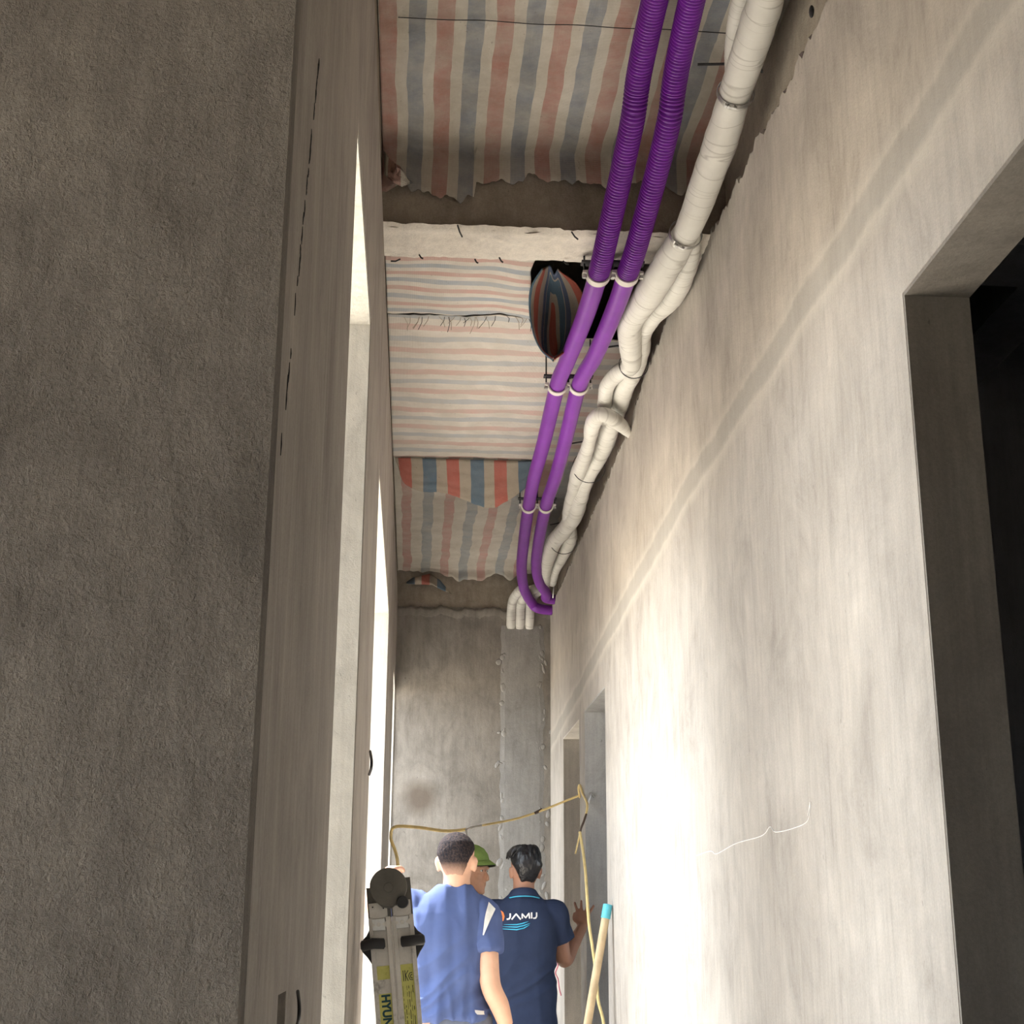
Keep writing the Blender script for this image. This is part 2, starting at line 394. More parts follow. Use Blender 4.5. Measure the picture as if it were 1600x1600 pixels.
# ragged top of the render coat
V2, F2 = [], []
ys = np.arange(-2.6, YE, .012)
def ragged(y):
    base = np.interp(y, [-3, 2.7, 3.25, 4.0, 4.67, 5.42, 5.8, 7.6, 9.3], [2.03, 2.03, 2.06, 2.105, 2.185, 2.15, 2.075, 2.062, 2.06])
    return CH + base + .022 * noise.noise((y * 7, 1.3, 0)) + .026 * noise.noise((y * 27, 4.3, 0)) + .012 * noise.noise((y * 70, 2.3, 0))
for y in ys:
    h = ragged(y); e = .004 * noise.noise((y * 40, 9, 0))
    b = len(V2)
    V2 += [(XR, y, CH + 1.95), (XR - .003 + e, y, h - .010), (XR + .006 + e, y, h), (XR + .060, y, h + .002), (XR + .060, y, CH + 1.95)]
    if b:
        for k in range(4): F2.append((b - 5 + k, b - 4 + k, b + 1 + k, b + k))
wr = mk('wall_right', *join((V, F), (V2, F2)), M['right']); struct(wr, 'pale cement-rendered wall with three door openings and a ragged top edge')
struct(mk('trim_2', *boxVF(XR + .055, XRB, -2.6, YE, CH + 1.95, CH + 2.9), M['raw_pale']), 'raw concrete beam above the right wall')
for (y0, y1, z0, z1), jm in zip(DR, ('jamb', 'jamb_grey', 'jamb_beige')):  # reveal colours carry the light at each door, dark to bright
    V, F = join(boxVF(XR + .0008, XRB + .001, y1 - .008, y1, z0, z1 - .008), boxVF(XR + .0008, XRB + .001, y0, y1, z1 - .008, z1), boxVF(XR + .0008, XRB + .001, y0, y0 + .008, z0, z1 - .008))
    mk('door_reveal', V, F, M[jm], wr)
# end wall
we = mk('wall_end', *boxVF(-.6, 1.6, YE, YE + .12, 0, CH + 2.06), M['end']); struct(we, 'mottled grey cement wall closing the corridor')
V, F = [], []
xs = np.linspace(XL - .1, XR + .05, 70)          # rough lip of the end-wall render
for i, x in enumerate(xs):
    h = CH + 2.055 + .03 * noise.noise((x * 9, 2, 0)) + .02 * noise.noise((x * 30, 5, 0)); q = .012 + .012 * noise.noise((x * 12, 8, 1))
    b = len(V); V += [(x, YE - .001, h - .06), (x, YE - q, h - .02), (x, YE - q * .6, h), (x, YE + .02, h + .004)]
    if i:
        for k in range(3): F.append((b - 4 + k, b + k, b + 1 + k, b - 3 + k))
mk('render_lip', V, F, M['end'], we, True)
# filled chase in the end wall
V, F = [], []
for i, z in enumerate(np.linspace(0, CH + 1.94, 90)):
    x0 = .585 + .02 * noise.noise((z * 6, 1, 1)) + .012 * noise.noise((z * 22, 3, 1)); x1 = .835 + .02 * noise.noise((z * 5, 7, 1)) + .012 * noise.noise((z * 20, 2, 1))
    b = len(V); d = .002 * noise.noise((z * 8, 0, 3))
    V += [(x0 - .02, YE, z), (x0 + .01, YE - .004 + d, z), ((x0 + x1) / 2, YE - .004 - d, z), (x1 - .01, YE - .004 + d, z), (x1 + .02, YE, z)]
    if i:
        for k in range(4): F.append((b - 5 + k, b - 4 + k, b + 1 + k, b + k))
mk('filled_chase', V, F, M['patch'], we)
eb = mk('trim_3', *boxVF(-.6, 1.6, YE + .005, YE + .12, CH + 2.06, CH + 2.9), M['raw']); struct(eb, 'raw concrete beam over the end wall')
struct(mk('floor', *boxVF(-3.3, 4.3, -2.7, 9.6, -.12, 0), M['floor']), 'cement floor')
struct(mk('ceiling', *join(boxVF(-3.3, 4.3, -2.7, 4.0, ZT, ZT + .15), boxVF(-3.3, 4.3, 3.92, 4.0, ZT, CH + 2.95), boxVF(-.4, 4.3, 4.0, 9.6, CH + 2.85, CH + 2.95)), M['slab']), 'concrete ceiling slab')
# cross beam: side face in raw concrete, paler underside
V, F = [], []
nx, nz_ = 60, 16
for j in range(nz_ + 1):
    for i in range(nx + 1):
        x = -.3 + (XR + .12 + .3) * i / nx; z = ZB + (ZT - ZB) * j / nz_
        V.append((x, 4.0 + .006 * noise.noise((x * 9, z * 9, 0)), z + (.012 * noise.noise((x * 14, 0, 3)) if j == 0 else 0)))
for j in range(nz_):
    for i in range(nx): F.append((j * (nx + 1) + i, j * (nx + 1) + i + 1, (j + 1) * (nx + 1) + i + 1, (j + 1) * (nx + 1) + i))
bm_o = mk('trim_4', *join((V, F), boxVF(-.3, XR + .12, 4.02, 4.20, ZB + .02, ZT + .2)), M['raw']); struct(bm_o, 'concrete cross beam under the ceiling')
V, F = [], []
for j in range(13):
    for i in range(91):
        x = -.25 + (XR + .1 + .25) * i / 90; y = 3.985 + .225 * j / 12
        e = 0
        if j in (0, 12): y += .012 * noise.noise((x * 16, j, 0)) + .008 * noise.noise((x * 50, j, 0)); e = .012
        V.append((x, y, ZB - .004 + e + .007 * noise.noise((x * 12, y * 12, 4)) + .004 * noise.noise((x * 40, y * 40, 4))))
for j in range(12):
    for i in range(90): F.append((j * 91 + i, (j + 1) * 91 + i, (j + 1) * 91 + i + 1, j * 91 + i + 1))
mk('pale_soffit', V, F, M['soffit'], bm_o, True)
for (px, py, dx, dy) in ((715, 352, 7, 18), (742, 405, 5, 6), (780, 402, 6, 8), (880, 408, 8, 5), (655, 398, 6, 6), (893, 362, 10, 12), (625, 405, -14, 3)):
    p = atz(px, py, 2.09); q = atz(px + dx, py + dy, 2.075)
    mk('tie_wire', *tubeVF([p, (p + q) / 2 + Vector((0, 0, -.004)), q], .0028, 6), M['black'], bm_o)
# rooms behind
struct(mk('wall_side_room', *join(boxVF(4.2, 4.3, -2.7, 5.3, 0, CH + 2.9), boxVF(4.2, 4.3, 5.3, 9.6, 0, .7), boxVF(4.2, 4.3, 5.3, 9.6, 2.5, CH + 2.9), boxVF(4.2, 4.3, 5.3, 5.7, .7, 2.5), boxVF(4.2, 4.3, 7.2, 7.9, .7, 2.5), boxVF(4.2, 4.3, 9.1, 9.6, .7, 2.5), boxVF(XRB, 4.3, 5.2, 5.3, 0, CH + 2.9), boxVF(XRB, 4.3, YE, YE + .12, 0, CH + 2.9), boxVF(XRB, 4.3, 7.52, 7.62, 0, CH + 2.9), wallVF('y', -2.7, -2.6, XRB, 4.3, 0, ZT, [(2.2, 3.2, 1.0, 2.0)])), M['dark']), 'dark walls of the side rooms')  # window gaps in these walls are unseen, added to lighten the side rooms
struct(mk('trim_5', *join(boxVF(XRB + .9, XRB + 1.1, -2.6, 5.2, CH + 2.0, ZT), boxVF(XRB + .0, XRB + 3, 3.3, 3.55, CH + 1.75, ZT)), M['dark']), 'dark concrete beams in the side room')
V, F = wallVF('x', -3.3, -3.2, -2.7, YR + .11, 0, ZT, [(-2.3, .35, .1, 2.45)])
struct(mk('wall_near_side', V, F, M['left']), 'wall of the space behind the viewer, with a wide opening')
struct(mk('wall_back', *boxVF(-3.3, XRB, -2.7, -2.6, 0, ZT), M['left']), 'wall behind the viewer')
struct(mk('ground', *boxVF(-40, 40, -40, 40, -.35, -.13), M['yard']), 'pale sunlit yard outside the openings')

# chalk squiggle on the right wall
P = catmull([atx(*p, XR - .0006) for p in ((1088, 1337), (1110, 1330), (1120, 1334), (1150, 1318), (1190, 1306), (1203, 1292), (1212, 1300), (1240, 1294), (1262, 1282), (1266, 1253), (1262, 1275))], 8)
mk('chalk_line', *tubeVF(P, .0011, 5), M['logo_white'], wr)
# black nail hole left at the head of the right wall
mk('broken_edge', *ellVF(atx(1268, 18, XR + .004), (.006, .012, .016), 9, 6), M['black'], wr)

P0, P1 = atx(498, 95, XL), atx(437, 720, XL)
cr = []
for i in range(46):
    t = random.random() ** 1.3; p = P0.lerp(P1, t) + Vector((.0004, random.uniform(-.004, .004), 0)); h = random.uniform(.003, .013)
    cr.append(tubeVF([p - Vector((0, 0, h)), p, p + Vector((0, random.uniform(-.002, .002), h))], [.0004, .0010, .0003], 5))
mk('surface_crack', *join(*cr), M['black'], wl)
for x0, sd_ in ((.575, 1), (.845, 4)):          # pale mortar smears along the filled chase
    parts = []
    for i in range(40):
        z = CH + 1.95 - 2.4 * random.random() ** .9; x = x0 + random.gauss(0, .022); h = random.uniform(.006, .03) 
        parts.append(ellVF((x, YE - .001, z), (random.uniform(.006, .022), .004, h), 8, 6, Matrix.Rotation(random.uniform(-.6, .6), 3, 'Y')))
    mk('mortar_smear', *join(*parts), M['smear'], we, True)

# ------------------------------------------------------------------ ceiling sheets
def sheet(name, mat, nu, nv, fn, x0, x1, y0, y1, du=0.0, dv=0.0):
    """x0,x1 functions of v in 0..1; y0,y1 functions of x; fn(x, y) -> point"""
    V, F, UV = [], [], []
    for j in range(nv + 1):
        v = j / nv
        for i in range(nu + 1):
            x = x0(v) + (x1(v) - x0(v)) * i / nu; y = y0(x) + (y1(x) - y0(x)) * v
            V.append(fn(x, y)); UV.append((x + du, y + dv))
    for j in range(nv):
        for i in range(nu): F.append((j * (nu + 1) + i, (j + 1) * (nu + 1) + i, (j + 1) * (nu + 1) + i + 1, j * (nu + 1) + i + 1))
    o = mk(name, V, F, mat, None, True, UV)
    m = o.modifiers.new('thick', 'SOLIDIFY'); m.thickness = .003
    return o
def nz(x, y, s, k=0): return noise.noise((x * s, y * s, k))
# near bay: along the slab, then down the beam
def near(x, y):
    yb = 3.985
    if y <= yb: return (x, y, ZT - .012 - .006 * abs(nz(x, y, 3)) - (.006 if abs(y - 3.30 - .05 * x) < .012 else 0) + .004 * nz(x, y, 11))
    return (x, yb - .004 * nz(x, y, 8), ZT - .012 - (y - yb))
o = sheet('woven_sheet', M['tarp_near'], 150, 170, near, lambda v: XL - .01, lambda v: XR + .02, lambda x: .6,
          lambda x: 3.985 + .10 + .06 * nz(x, 0, 4, 3) + .035 * nz(x, 0, 17, 5) + .02 * nz(x, 0, 45, 5) + (.05 if x < .15 else 0))
P_ = [atz(px, py, 2.362) for px, py in ((622, 27), (700, 31), (760, 32), (840, 38), (900, 39), (970, 44), (1040, 46), (1150, 53))]
mk('sheet_seam', *tubeVF(catmull(P_, 5), .0013, 6), M['black'], o)
tag(o, 'red and blue lengthwise striped woven sheet on the nearest ceiling bay, wrapping onto the beam', 'plastic sheet')
def tear(x): return 5.075 - .05 * x + .03 * nz(x, 0, 5, 6) + .012 * nz(x, 0, 22, 2)
o = sheet('woven_sheet', M['tarp_a'], 90, 60,
          lambda x, y: (x, y, CH + 2.285 - .010 * nz(x, y, 5) + .03 * max(0, (4.35 - y)) - .012 * math.exp(-((x - .36) / .08) ** 2) - .5 * max(0, x - .37) ** 1.3),
          lambda v: XL - .01, lambda v: .43 - .05 * math.sin(v * 3.1) + .01 * nz(v, 0, 9), lambda x: 4.20, lambda x: tear(x) - .012 - .02 * max(0, nz(x, 0, 9, 9)))
sheet_a = tag(o, 'narrow cross-striped woven sheet just beyond the pale beam, torn open beside the purple pipes', 'plastic sheet')
o = sheet('woven_sheet', M['tarp_b'], 110, 90,
          lambda x, y: (x, y, CH + 2.300 - .008 * nz(x, y, 4) + .004 * nz(x, y, 13) - .014 * math.exp(-max(0, y - tear(x)) / .04)),
          lambda v: XL - .01, lambda v: XR + .02, lambda x: tear(x) + .012 + .012 * nz(x, 0, 40, 4) + .25 * max(0, min(1, (x - .42) / .1)), lambda x: 6.86)
sheet_b = tag(o, 'faded wide cross-striped woven sheet on the middle ceiling bay', 'plastic sheet')
for i in range(26):       # frayed threads on the torn edge
    x = XL + .02 + .55 * random.random() ** .8; y = tear(x) + .014; p = Vector((x, y, CH + 2.286))
    q = p + Vector((random.uniform(-.03, .03), random.uniform(.02, .10), -random.uniform(.004, .03)))
    mk('frayed_thread', *tubeVF([p, (p + q) / 2 + Vector((.006, 0, .004)), q], .0013, 4), M['tarp_fold'] if i % 3 else M['black'], sheet_b)
def far(x, y):
    yb = YE - .03
    if y <= yb: return (x, y, CH + 2.318 - .006 * nz(x, y, 4) + .004 * nz(x, y, 12))
    return (x, yb - .004 * nz(x, y, 8), CH + 2.318 - (y - yb))
o = sheet('woven_sheet', M['tarp_d'], 130, 110, far, lambda v: XL - .01, lambda v: XR + .02, lambda x: 6.80,
          lambda x: YE - .03 + .02 + .07 * max(0, nz(x * 1.3 + .3, 0, 5, 1)) + .05 * math.exp(-((x - .33) / .16) ** 4) + .02 * nz(x, 0, 20, 3), du=.135)
tag(o, 'faded lengthwise striped woven sheet on the farthest ceiling bay by the end wall', 'plastic sheet')
# hanging flap at the joint of the middle and far bays
bx = [-.14, -.10, 0.0, .10, .22, .34, .44, .54, .60]
bz = [.02, .12, .165, .165, .20, .235, .20, .12, .02]
_cb = catmull([(p, q, 0) for p, q in zip(bx, bz)], 8)
def catb(x): return np.interp(x, _cb[:, 0], _cb[:, 1]) + .006 * nz(x, 0, 25, 7)
V, F, UV = [], [], []
for j in range(15):
    for i in range(71):
        x = -.14 + .74 * i / 70; L = float(catb(x)); t = j / 14
        V.append((x + .01 * t, 6.90 + .10 * L / .2 * t * (1 - .3 * t) + .008 * nz(x, t, 8), CH + 2.305 - L * t)); UV.append((x + .15, t * L))
for j in range(14):
    for i in range(70): F.append((j * 71 + i, j * 71 + i + 1, (j + 1) * 71 + i + 1, (j + 1) * 71 + i))
o = mk('hanging_sheet_flap', V, F, M['tarp_flap'], None, True, UV); m = o.modifiers.new('t', 'SOLIDIFY'); m.thickness = .003
tag(o, 'bright striped sheet flap hanging between the two far ceiling bays', 'plastic sheet')
# crumpled fold hanging out of the torn opening
Lp = catmull([atD(*p) for p in ((846, 419, 4.60), (829, 448, 4.66), (826, 480, 4.72), (832, 520, 4.76), (845, 548, 4.80), (862, 563, 4.84))], 8)
Rp = catmull([atD(*p) for p in ((876, 424, 4.66), (902, 444, 4.78), (916, 480, 4.86), (905, 520, 4.90), (885, 548, 4.90), (866, 563, 4.86))], 8)
V, F, UV = [], [], []
nn = len(Lp)
for i in range(nn):
    for k in range(21):
        s = k / 20; p = Lp[i] * (1 - s) + Rp[i] * s
        bulge = math.sin(math.pi * s); t = i / (nn - 1)
        p = p + np.array([.012 * math.sin(t * 7 + s * 3) * bulge, (.05 + .10 * math.sin(math.pi * t)) * bulge + .018 * math.sin(s * 13 + t * 5) * bulge, (.030 + .012 * math.sin(s * 8 - t * 6)) * bulge])
        V.append(tuple(p)); w_ = min(s, .9 - .5 * s) if s < .6 else .6 * (1 - s) / .4 + .0
        UV.append((.02 + .22 * min(s * 1.2, 1.1 * (1 - s) + .12, .62 + .2 * t - .55 * abs(t - .45)), t * .3))
for i in range(nn - 1):
    for k in range(20): F.append((i * 21 + k, i * 21 + k + 1, (i + 1) * 21 + k + 1, (i + 1) * 21 + k))
o = mk('sagging_sheet_fold', V, F, M['tarp_fold'], None, True, UV); m = o.modifiers.new('t', 'SOLIDIFY'); m.thickness = .004
tag(o, 'sagging fold of striped sheet hanging from the torn ceiling hole beside the purple pipe', 'plastic sheet')
# scrap of sheet stuck on the end beam, and dark scrap in the near corner
def scrap(name, pts, D, mat, label, uvs=3.0):
    P = [atD(px, py, D) for px, py in pts]; c = sum(P, Vector()) / len(P); n = len(P); V, F, UV = [], [], []
    for ring in range(5):
        f = ring / 4
        for k, p in enumerate(P):
            q = c.lerp(p, f); V.append((q.x, q.y - .035 * (1 - f) * (1 + .6 * math.sin(k * 2.3)) - .01 * math.sin(k * 3 + ring * 2), q.z)); UV.append((q.x * uvs * .4, q.z))
    for ring in range(4):
        for k in range(n): F.append((ring * n + k, ring * n + (k + 1) % n, (ring + 1) * n + (k + 1) % n, (ring + 1) * n + k))
    o = mk(name, V, F, mat, None, True, UV); m = o.modifiers.new('t', 'SOLIDIFY'); m.thickness = .003
    return tag(o, label, 'sheet scrap')
scrap('torn_sheet_scrap', [(632, 912), (645, 902), (672, 897), (688, 906), (700, 922), (706, 928), (690, 922), (676, 914), (650, 913)], YE - .03, M['tarp_flap'], 'crumpled striped sheet scrap stuck on the beam above the end wall')
scrap('torn_sheet_scrap', [(600, 238), (612, 250), (625, 262), (636, 275), (645, 288), (628, 290), (612, 286), (600, 270)], 3.95, M['tarp_near'], 'dusty sheet scrap in the corner where the cross beam meets the left wall')

# ------------------------------------------------------------------ purple conduits
def path(pts, n=8): return catmull([atz(px, py, z) if z > 1 else Vector((px, py, z)) for px, py, z in pts], n)
def conduit(pts, tail, split, label):
    ctrl = [atz(*p) for p in pts]
    d = (ctrl[0] - ctrl[1]); d.z *= .15; d.normalize(); ctrl = [ctrl[0] + d * 2.2] + ctrl
    ctrl = ctrl + [Vector(t) for t in tail]
    P = catmull(ctrl, 10)
    k = int(np.argmin([(Vector(p) - atz(*pts[split])).length for p in P]))
    root = empty('purple_conduit', ctrl[-1])
    near_, far_ = P[:k + 1], P[k:]
    # ribbed length: resample densely
    seg = np.linalg.norm(np.diff(near_, axis=0), axis=1); s = np.concatenate([[0], np.cumsum(seg)])
    s0 = max(0, s[-1] - 2.9); pitch = .0122; ns = int((s[-1] - s0) / pitch) * 6
    ss = np.linspace(s0, s[-1], ns + 1)
    Q = np.stack([np.interp(ss, s, near_[:, i]) for i in range(3)], 1)
    prof = [.0350, .0356, .0350, .0292, .0270, .0292]
    V, F = tubeVF(Q, [prof[i % 6] for i in range(len(Q))], 24)
    adopt(mk('ribbed_length', V, F, M['purple'], None, True), root)
    V, F = tubeVF(far_, .0325, 24); adopt(mk('smooth_length', V, F, M['purple_smooth'], None, True), root)
    tag(root, label, 'conduit', 'pair of purple conduits')
    return P
pL = conduit([(1023, 0, 2.27), (986, 200, 2.17), (949, 370, 2.06), (935, 428, 2.035), (913, 497, 2.06), (886, 565, 2.09), (871, 602, 2.10), (850, 690, 2.11), (835, 745, 2.11), (826, 790, 2.11), (818, 850, 2.10), (815, 890, 2.09), (819, 920, 2.08), (830, 941, 2.06)],
             [(.80, 9.18, CH + 2.03), (.897, 9.20, CH + 2.02)], 3, 'left of the two purple conduits hung under the ceiling, ribbed near and smooth far')
pR = conduit([(1081, 0, 2.27), (1043, 200, 2.17), (999, 370, 2.06), (980, 428, 2.035), (962, 480, 2.05), (930, 555, 2.08), (905, 602, 2.10), (883, 690, 2.11), (868, 745, 2.11), (853, 790, 2.11), (841, 850, 2.10), (838, 885, 2.09), (843, 910, 2.08), (853, 926, 2.07)],
             [(.84, 9.00, CH + 2.06), (.897, 9.02, CH + 2.055)], 3, 'right of the two purple conduits hung under the ceiling, ribbed near and smooth far')

def clamp(P, px, py, z, label, wide=.016, top=None):
    c = atz(px, py, z); k = int(np.argmin([(Vector(p) - c).length for p in P])); k = min(max(k, 1), len(P) - 2)
    c = Vector(P[k]); t = Vector(P[k + 1] - P[k - 1]).normalized(); up = Vector((0, 0, 1)); up = (up - t * up.dot(t)).normalized(); sd = t.cross(up)
    root = empty('pipe_clamp', c)
    V, F = [], []
    m = 28
    for i in range(m + 1):      # saddle strap under the pipe, flanges at both ends
        a_ = math.pi * i / m + math.pi
        for rr, w in ((.0358, -wide), (.0405, -wide), (.0405, wide), (.0358, wide)):
            V.append(c + sd * math.cos(a_) * rr + up * math.sin(a_) * rr + t * w)
    for i in range(m):
        for q in range(4): F.append((i * 4 + q, i * 4 + (q + 1) % 4, (i + 1) * 4 + (q + 1) % 4, (i + 1) * 4 + q))
    F += [(0, 1, 2, 3), tuple(m * 4 + q for q in (3, 2, 1, 0))]
    adopt(fixnormals(mk('strap', V, F, M['clamp'])), root)
    for s in (-1, 1):
        def tf(u, v, w, s=s): return c + sd * (s * u) + up * v + t * w
        V, F = prismVF([(.036, -.006), (.052, -.004), (.052, .004), (.036, .006)], -wide, wide, tf)
        adopt(fixnormals(mk('flange', V, F, M['clamp'])), root)
        hh = (top if top is not None else .05)
        adopt(mk('rod', *tubeVF([tf(.046, -.010, 0), tf(.046, hh * .5, 0), tf(.046, hh, 0)], .0032, 8)), root) if False else adopt(mk('rod', *tubeVF([tf(.046, -.010, 0), tf(.046, hh * .5, 0), tf(.046, hh, 0)], .0032, 8), M['darksteel']), root)
        adopt(mk('nut', *tubeVF([tf(.046, -.016, 0), tf(.046, -.011, 0), tf(.046, -.006, 0)], .0075, 6), M['steel']), root)
    def tb(u, v, w): return c + sd * u + up * v + t * w
    V, F = prismVF([(-.056, .034), (.056, .034), (.056, .041), (-.056, .041)], -wide, wide, tb)
    adopt(fixnormals(mk('channel', V, F, M['darksteel'])), root)
    tag(root, label, 'pipe clamp', 'pipe clamps')
for P, nm, pp in ((pL, 'left', [(935, 428, 2.035, .066), (871, 602, 2.10, .20), (826, 790, 2.11, .20)]), (pR, 'right', [(980, 428, 2.035, .066), (905, 602, 2.10, .20), (853, 790, 2.11, .20)])):
    for (px, py, z, top), w in zip(pp, ('nearest white saddle clamp, at the pale beam', 'middle white saddle clamp', 'farthest white saddle clamp')):
        clamp(P, px, py, z, '%s, on the %s purple conduit' % (w, nm), top=top)

# ------------------------------------------------------------------ wrapped tubes
def wrapped(pts, name='insulated_tube', n=8, seed=1, zdef=None):
    """pts: (px, py, z, width_px)"""
    C3, rad = [], []
    for (px, py, z, w) in pts:
        p = atz(px, py, z); axis_d = (R.T @ np.array([p.x, p.y, p.z - CH]))[2]
        r = w * axis_d / FPX / 2; C3.append(p); rad.append(r)
    P = catmull(C3, n); rr = catmull([(r, 0, 0) for r in rad], n)[:, 0]
    for i in range(len(P)):
        P[i][0] = min(P[i][0], XR + .028 - rr[i])
    return P, rr
def wrapobj(name, P, rr, label, cat='insulated tube', seed=1, parent=None, group='white wrapped tubes'):
    # resample so that the wrinkles of the tape are real geometry
    seg = np.linalg.norm(np.diff(P, axis=0), axis=1); s = np.concatenate([[0], np.cumsum(seg)])
    m = max(8, int(s[-1] / .009)); ss = np.linspace(0, s[-1], m)
    Q = np.stack([np.interp(ss, s, P[:, i]) for i in range(3)], 1); q = np.interp(ss, s, rr)
    off = [noise.noise((i * .0, seed, ss[i] * 6)) for i in range(m)]
    def rf(i, a_):
        t = ss[i] + .022 * math.sin(a_ + seed + 3 * off[i])
        k = (t / .055 + .9 * noise.noise((seed, 2, t * 7))) % 1.0
        return 1 + .07 * off[i] + .014 * (k - .5) * (1 + 1.5 * off[i]) + .05 * noise.noise((math.cos(a_) * 1.2, math.sin(a_) * 1.2 + seed, ss[i] * 16))
    n = 22
    V, F = tubeVF(Q, q, n, rf=rf)
    UV = [(k / n, ss[i]) for i in range(m) for k in range(n)]
    o = mk(name, V, F, M['wrap'], None, True, UV)
    if parent: o.parent = parent
    elif label: tag(o, label, cat, group)
    return o
ZA = 2.24
P, rr = wrapped([(1233, -170, 2.25, 58), (1214, -70, 2.25, 58), (1196, 0, 2.24, 56), (1172, 75, 2.22, 57), (1150, 142, 2.19, 51), (1128, 215, 2.15, 53), (1103, 285, 2.10, 50), (1079, 350, 2.05, 44), (1062, 380, 2.04, 44), (1034, 428, 2.03, 48), (1007, 470, 2.06, 43), (985, 505, 2.09, 38), (985, 535, 2.11, 37), (986, 570, 2.12, 30), (966, 583, 2.12, 26), (949, 603, 2.13, 24), (945, 630, 2.13, 23), (945, 655, 2.14, 22)])
wrapobj('insulated_tube', P, rr, 'thick white tape-wrapped tube atop the right wall, with two steel hose clamps', seed=1)
P, rr = wrapped([(1082, 352, 2.07, 26), (1078, 392, 2.06, 32), (1066, 430, 2.07, 38), (1048, 466, 2.09, 36), (1018, 494, 2.12, 34), (1003, 520, 2.13, 31), (1000, 548, 2.14, 31), (992, 575, 2.14, 30), (978, 602, 2.14, 30), (966, 635, 2.14, 30), (958, 655, 2.14, 30), (950, 680, 2.14, 30), (940, 706, 2.14, 28), (930, 724, 2.13, 26), (918, 748, 2.11, 22), (906, 779, 2.11, 26), (898, 803, 2.11, 27), (882, 828, 2.11, 26), (866, 846, 2.11, 25), (857, 868, 2.11, 24), (852, 892, 2.11, 19), (852, 912, 2.12, 17)])
wrapobj('insulated_tube', P, rr, 'white wrapped tube branching off beside the wall and running to the end wall', seed=4)
P, rr = wrapped([(1176, -120, 2.30, 34), (1163, -20, 2.30, 34), (1150, 50, 2.29, 32), (1150, 110, 2.28, 34), (1160, 150, 2.26, 30)])
wrapobj('insulated_tube', P, rr, 'short white wrapped tube tucked above the thick tube at the top of the picture', seed=9)
P, rr = wrapped([(984, 678, 2.06, 14), (970, 664, 2.05, 22), (952, 651, 2.05, 24), (936, 649, 2.06, 25), (926, 664, 2.08, 25), (921, 690, 2.10, 21), (912, 718, 2.11, 23), (903, 740, 2.11, 24), (896, 768, 2.12, 20), (888, 798, 2.12, 18), (890, 822, 2.12, 20), (892, 842, 2.12, 20), (881, 866, 2.12, 18), (868, 892, 2.12, 14), (863, 910, 2.12, 14)])
wrapobj('insulated_tube', P, rr, 'white wrapped tube bending out of the right wall midway and running to the end wall', seed=6)
for k, (px, lab) in enumerate(((799, 'left'), (813, 'middle'), (828, 'right'))):
    x = atD(px, 965, YE - .04).x
    C3 = [Vector((x + .055 + .02 * k, YE - .30, CH + 2.13)), Vector((x + .035, YE - .20, CH + 2.13)), Vector((x + .008, YE - .10, CH + 2.10)), Vector((x, YE - .05, CH + 2.05)), Vector((x, YE - .025, CH + 1.99)), Vector((x, YE + .012, CH + 1.93))]
    P = catmull(C3, 8); wrapobj('insulated_tube', P, np.full(len(P), .031), 'white wrapped tube end dropping into the end wall chase, %s of three' % lab, seed=12 + k, group='tube ends in the chase')

def ringclamp(px, py, z, w, name, label, tilt, mat, rad=.004, wid=.007, screw=True, cat='hose clamp', dirv=None):
    c = atz(px, py, z); ad = (R.T @ np.array([c.x, c.y, c.z - CH]))[2]; r = w * ad / FPX / 2
    t = Vector(dirv).normalized(); u = t.cross(Vector((0, 0, 1))).normalized(); v = t.cross(u)
    root = empty(name, c); V, F = [], []
    m = 36
    for i in range(m):
        a_ = 2 * math.pi * i / m; d = u * math.cos(a_) + v * math.sin(a_)
        for rr_, w_ in ((r, -wid), (r + rad * .5, -wid), (r + rad * .5, wid), (r, wid)): V.append(c + d * rr_ + t * w_)
    for i in range(m):
        for q in range(4): F.append((i * 4 + q, i * 4 + (q + 1) % 4, ((i + 1) % m) * 4 + (q + 1) % 4, ((i + 1) % m) * 4 + q))
    adopt(fixnormals(mk('band', V, F, mat)), root)
    if screw:
        d = (Vector((0, 0, CH)) - c); d = (d - t * d.dot(t)).normalized(); e = t.cross(d)
        p = c + d * (r + .004)
        adopt(mk('screw', *tubeVF([p - e * .016, p, p + e * .010, p + e * .010 + e * .001, p + e * .018], [.0045, .0045, .0045, .007, .007], 10), mat), root)
        adopt(bevel(mk('housing', *boxVF(p.x - .008, p.x + .008, p.y - .008, p.y + .008, p.z - .003, p.z + .005), mat), .002), root)
    tag(root, label, cat)
dv = lambda a, b: (atz(*b) - atz(*a))
ringclamp(1149, 146, 2.19, 57, 'hose_clamp', 'steel hose clamp on the thick wrapped tube nearest the top of the picture', 0, M['steel'], dirv=dv((1172, 75, 2.22), (1128, 215, 2.15)))
ringclamp(1071, 366, 2.045, 51, 'hose_clamp', 'steel hose clamp on the wrapped tube where it splits, under the cross beam', 0, M['steel'], dirv=dv((1103, 285, 2.1), (1034, 428, 2.03)))
ringclamp(990, 570, 2.13, 44, 'tie_wire', 'thin wire tie holding two wrapped tubes where they cross below the torn hole', 0, M['darksteel'], .006, .0022, False, 'wire tie', dv((998, 545, 2.13), (980, 600, 2.14)))
ringclamp(920, 730, 2.12, 50, 'tie_wire', 'thin wire tie around the wrapped tubes below the bend, level with the hanging flap', 0, M['darksteel'], .006, .0022, False, 'wire tie', dv((930, 700, 2.12), (905, 760, 2.12)))
ringclamp(880, 844, 2.115, 44, 'tie_wire', 'thin wire tie around the wrapped tubes nearest the end wall', 0, M['darksteel'], .006, .0022, False, 'wire tie', dv((898, 803, 2.11), (857, 868, 2.11)))
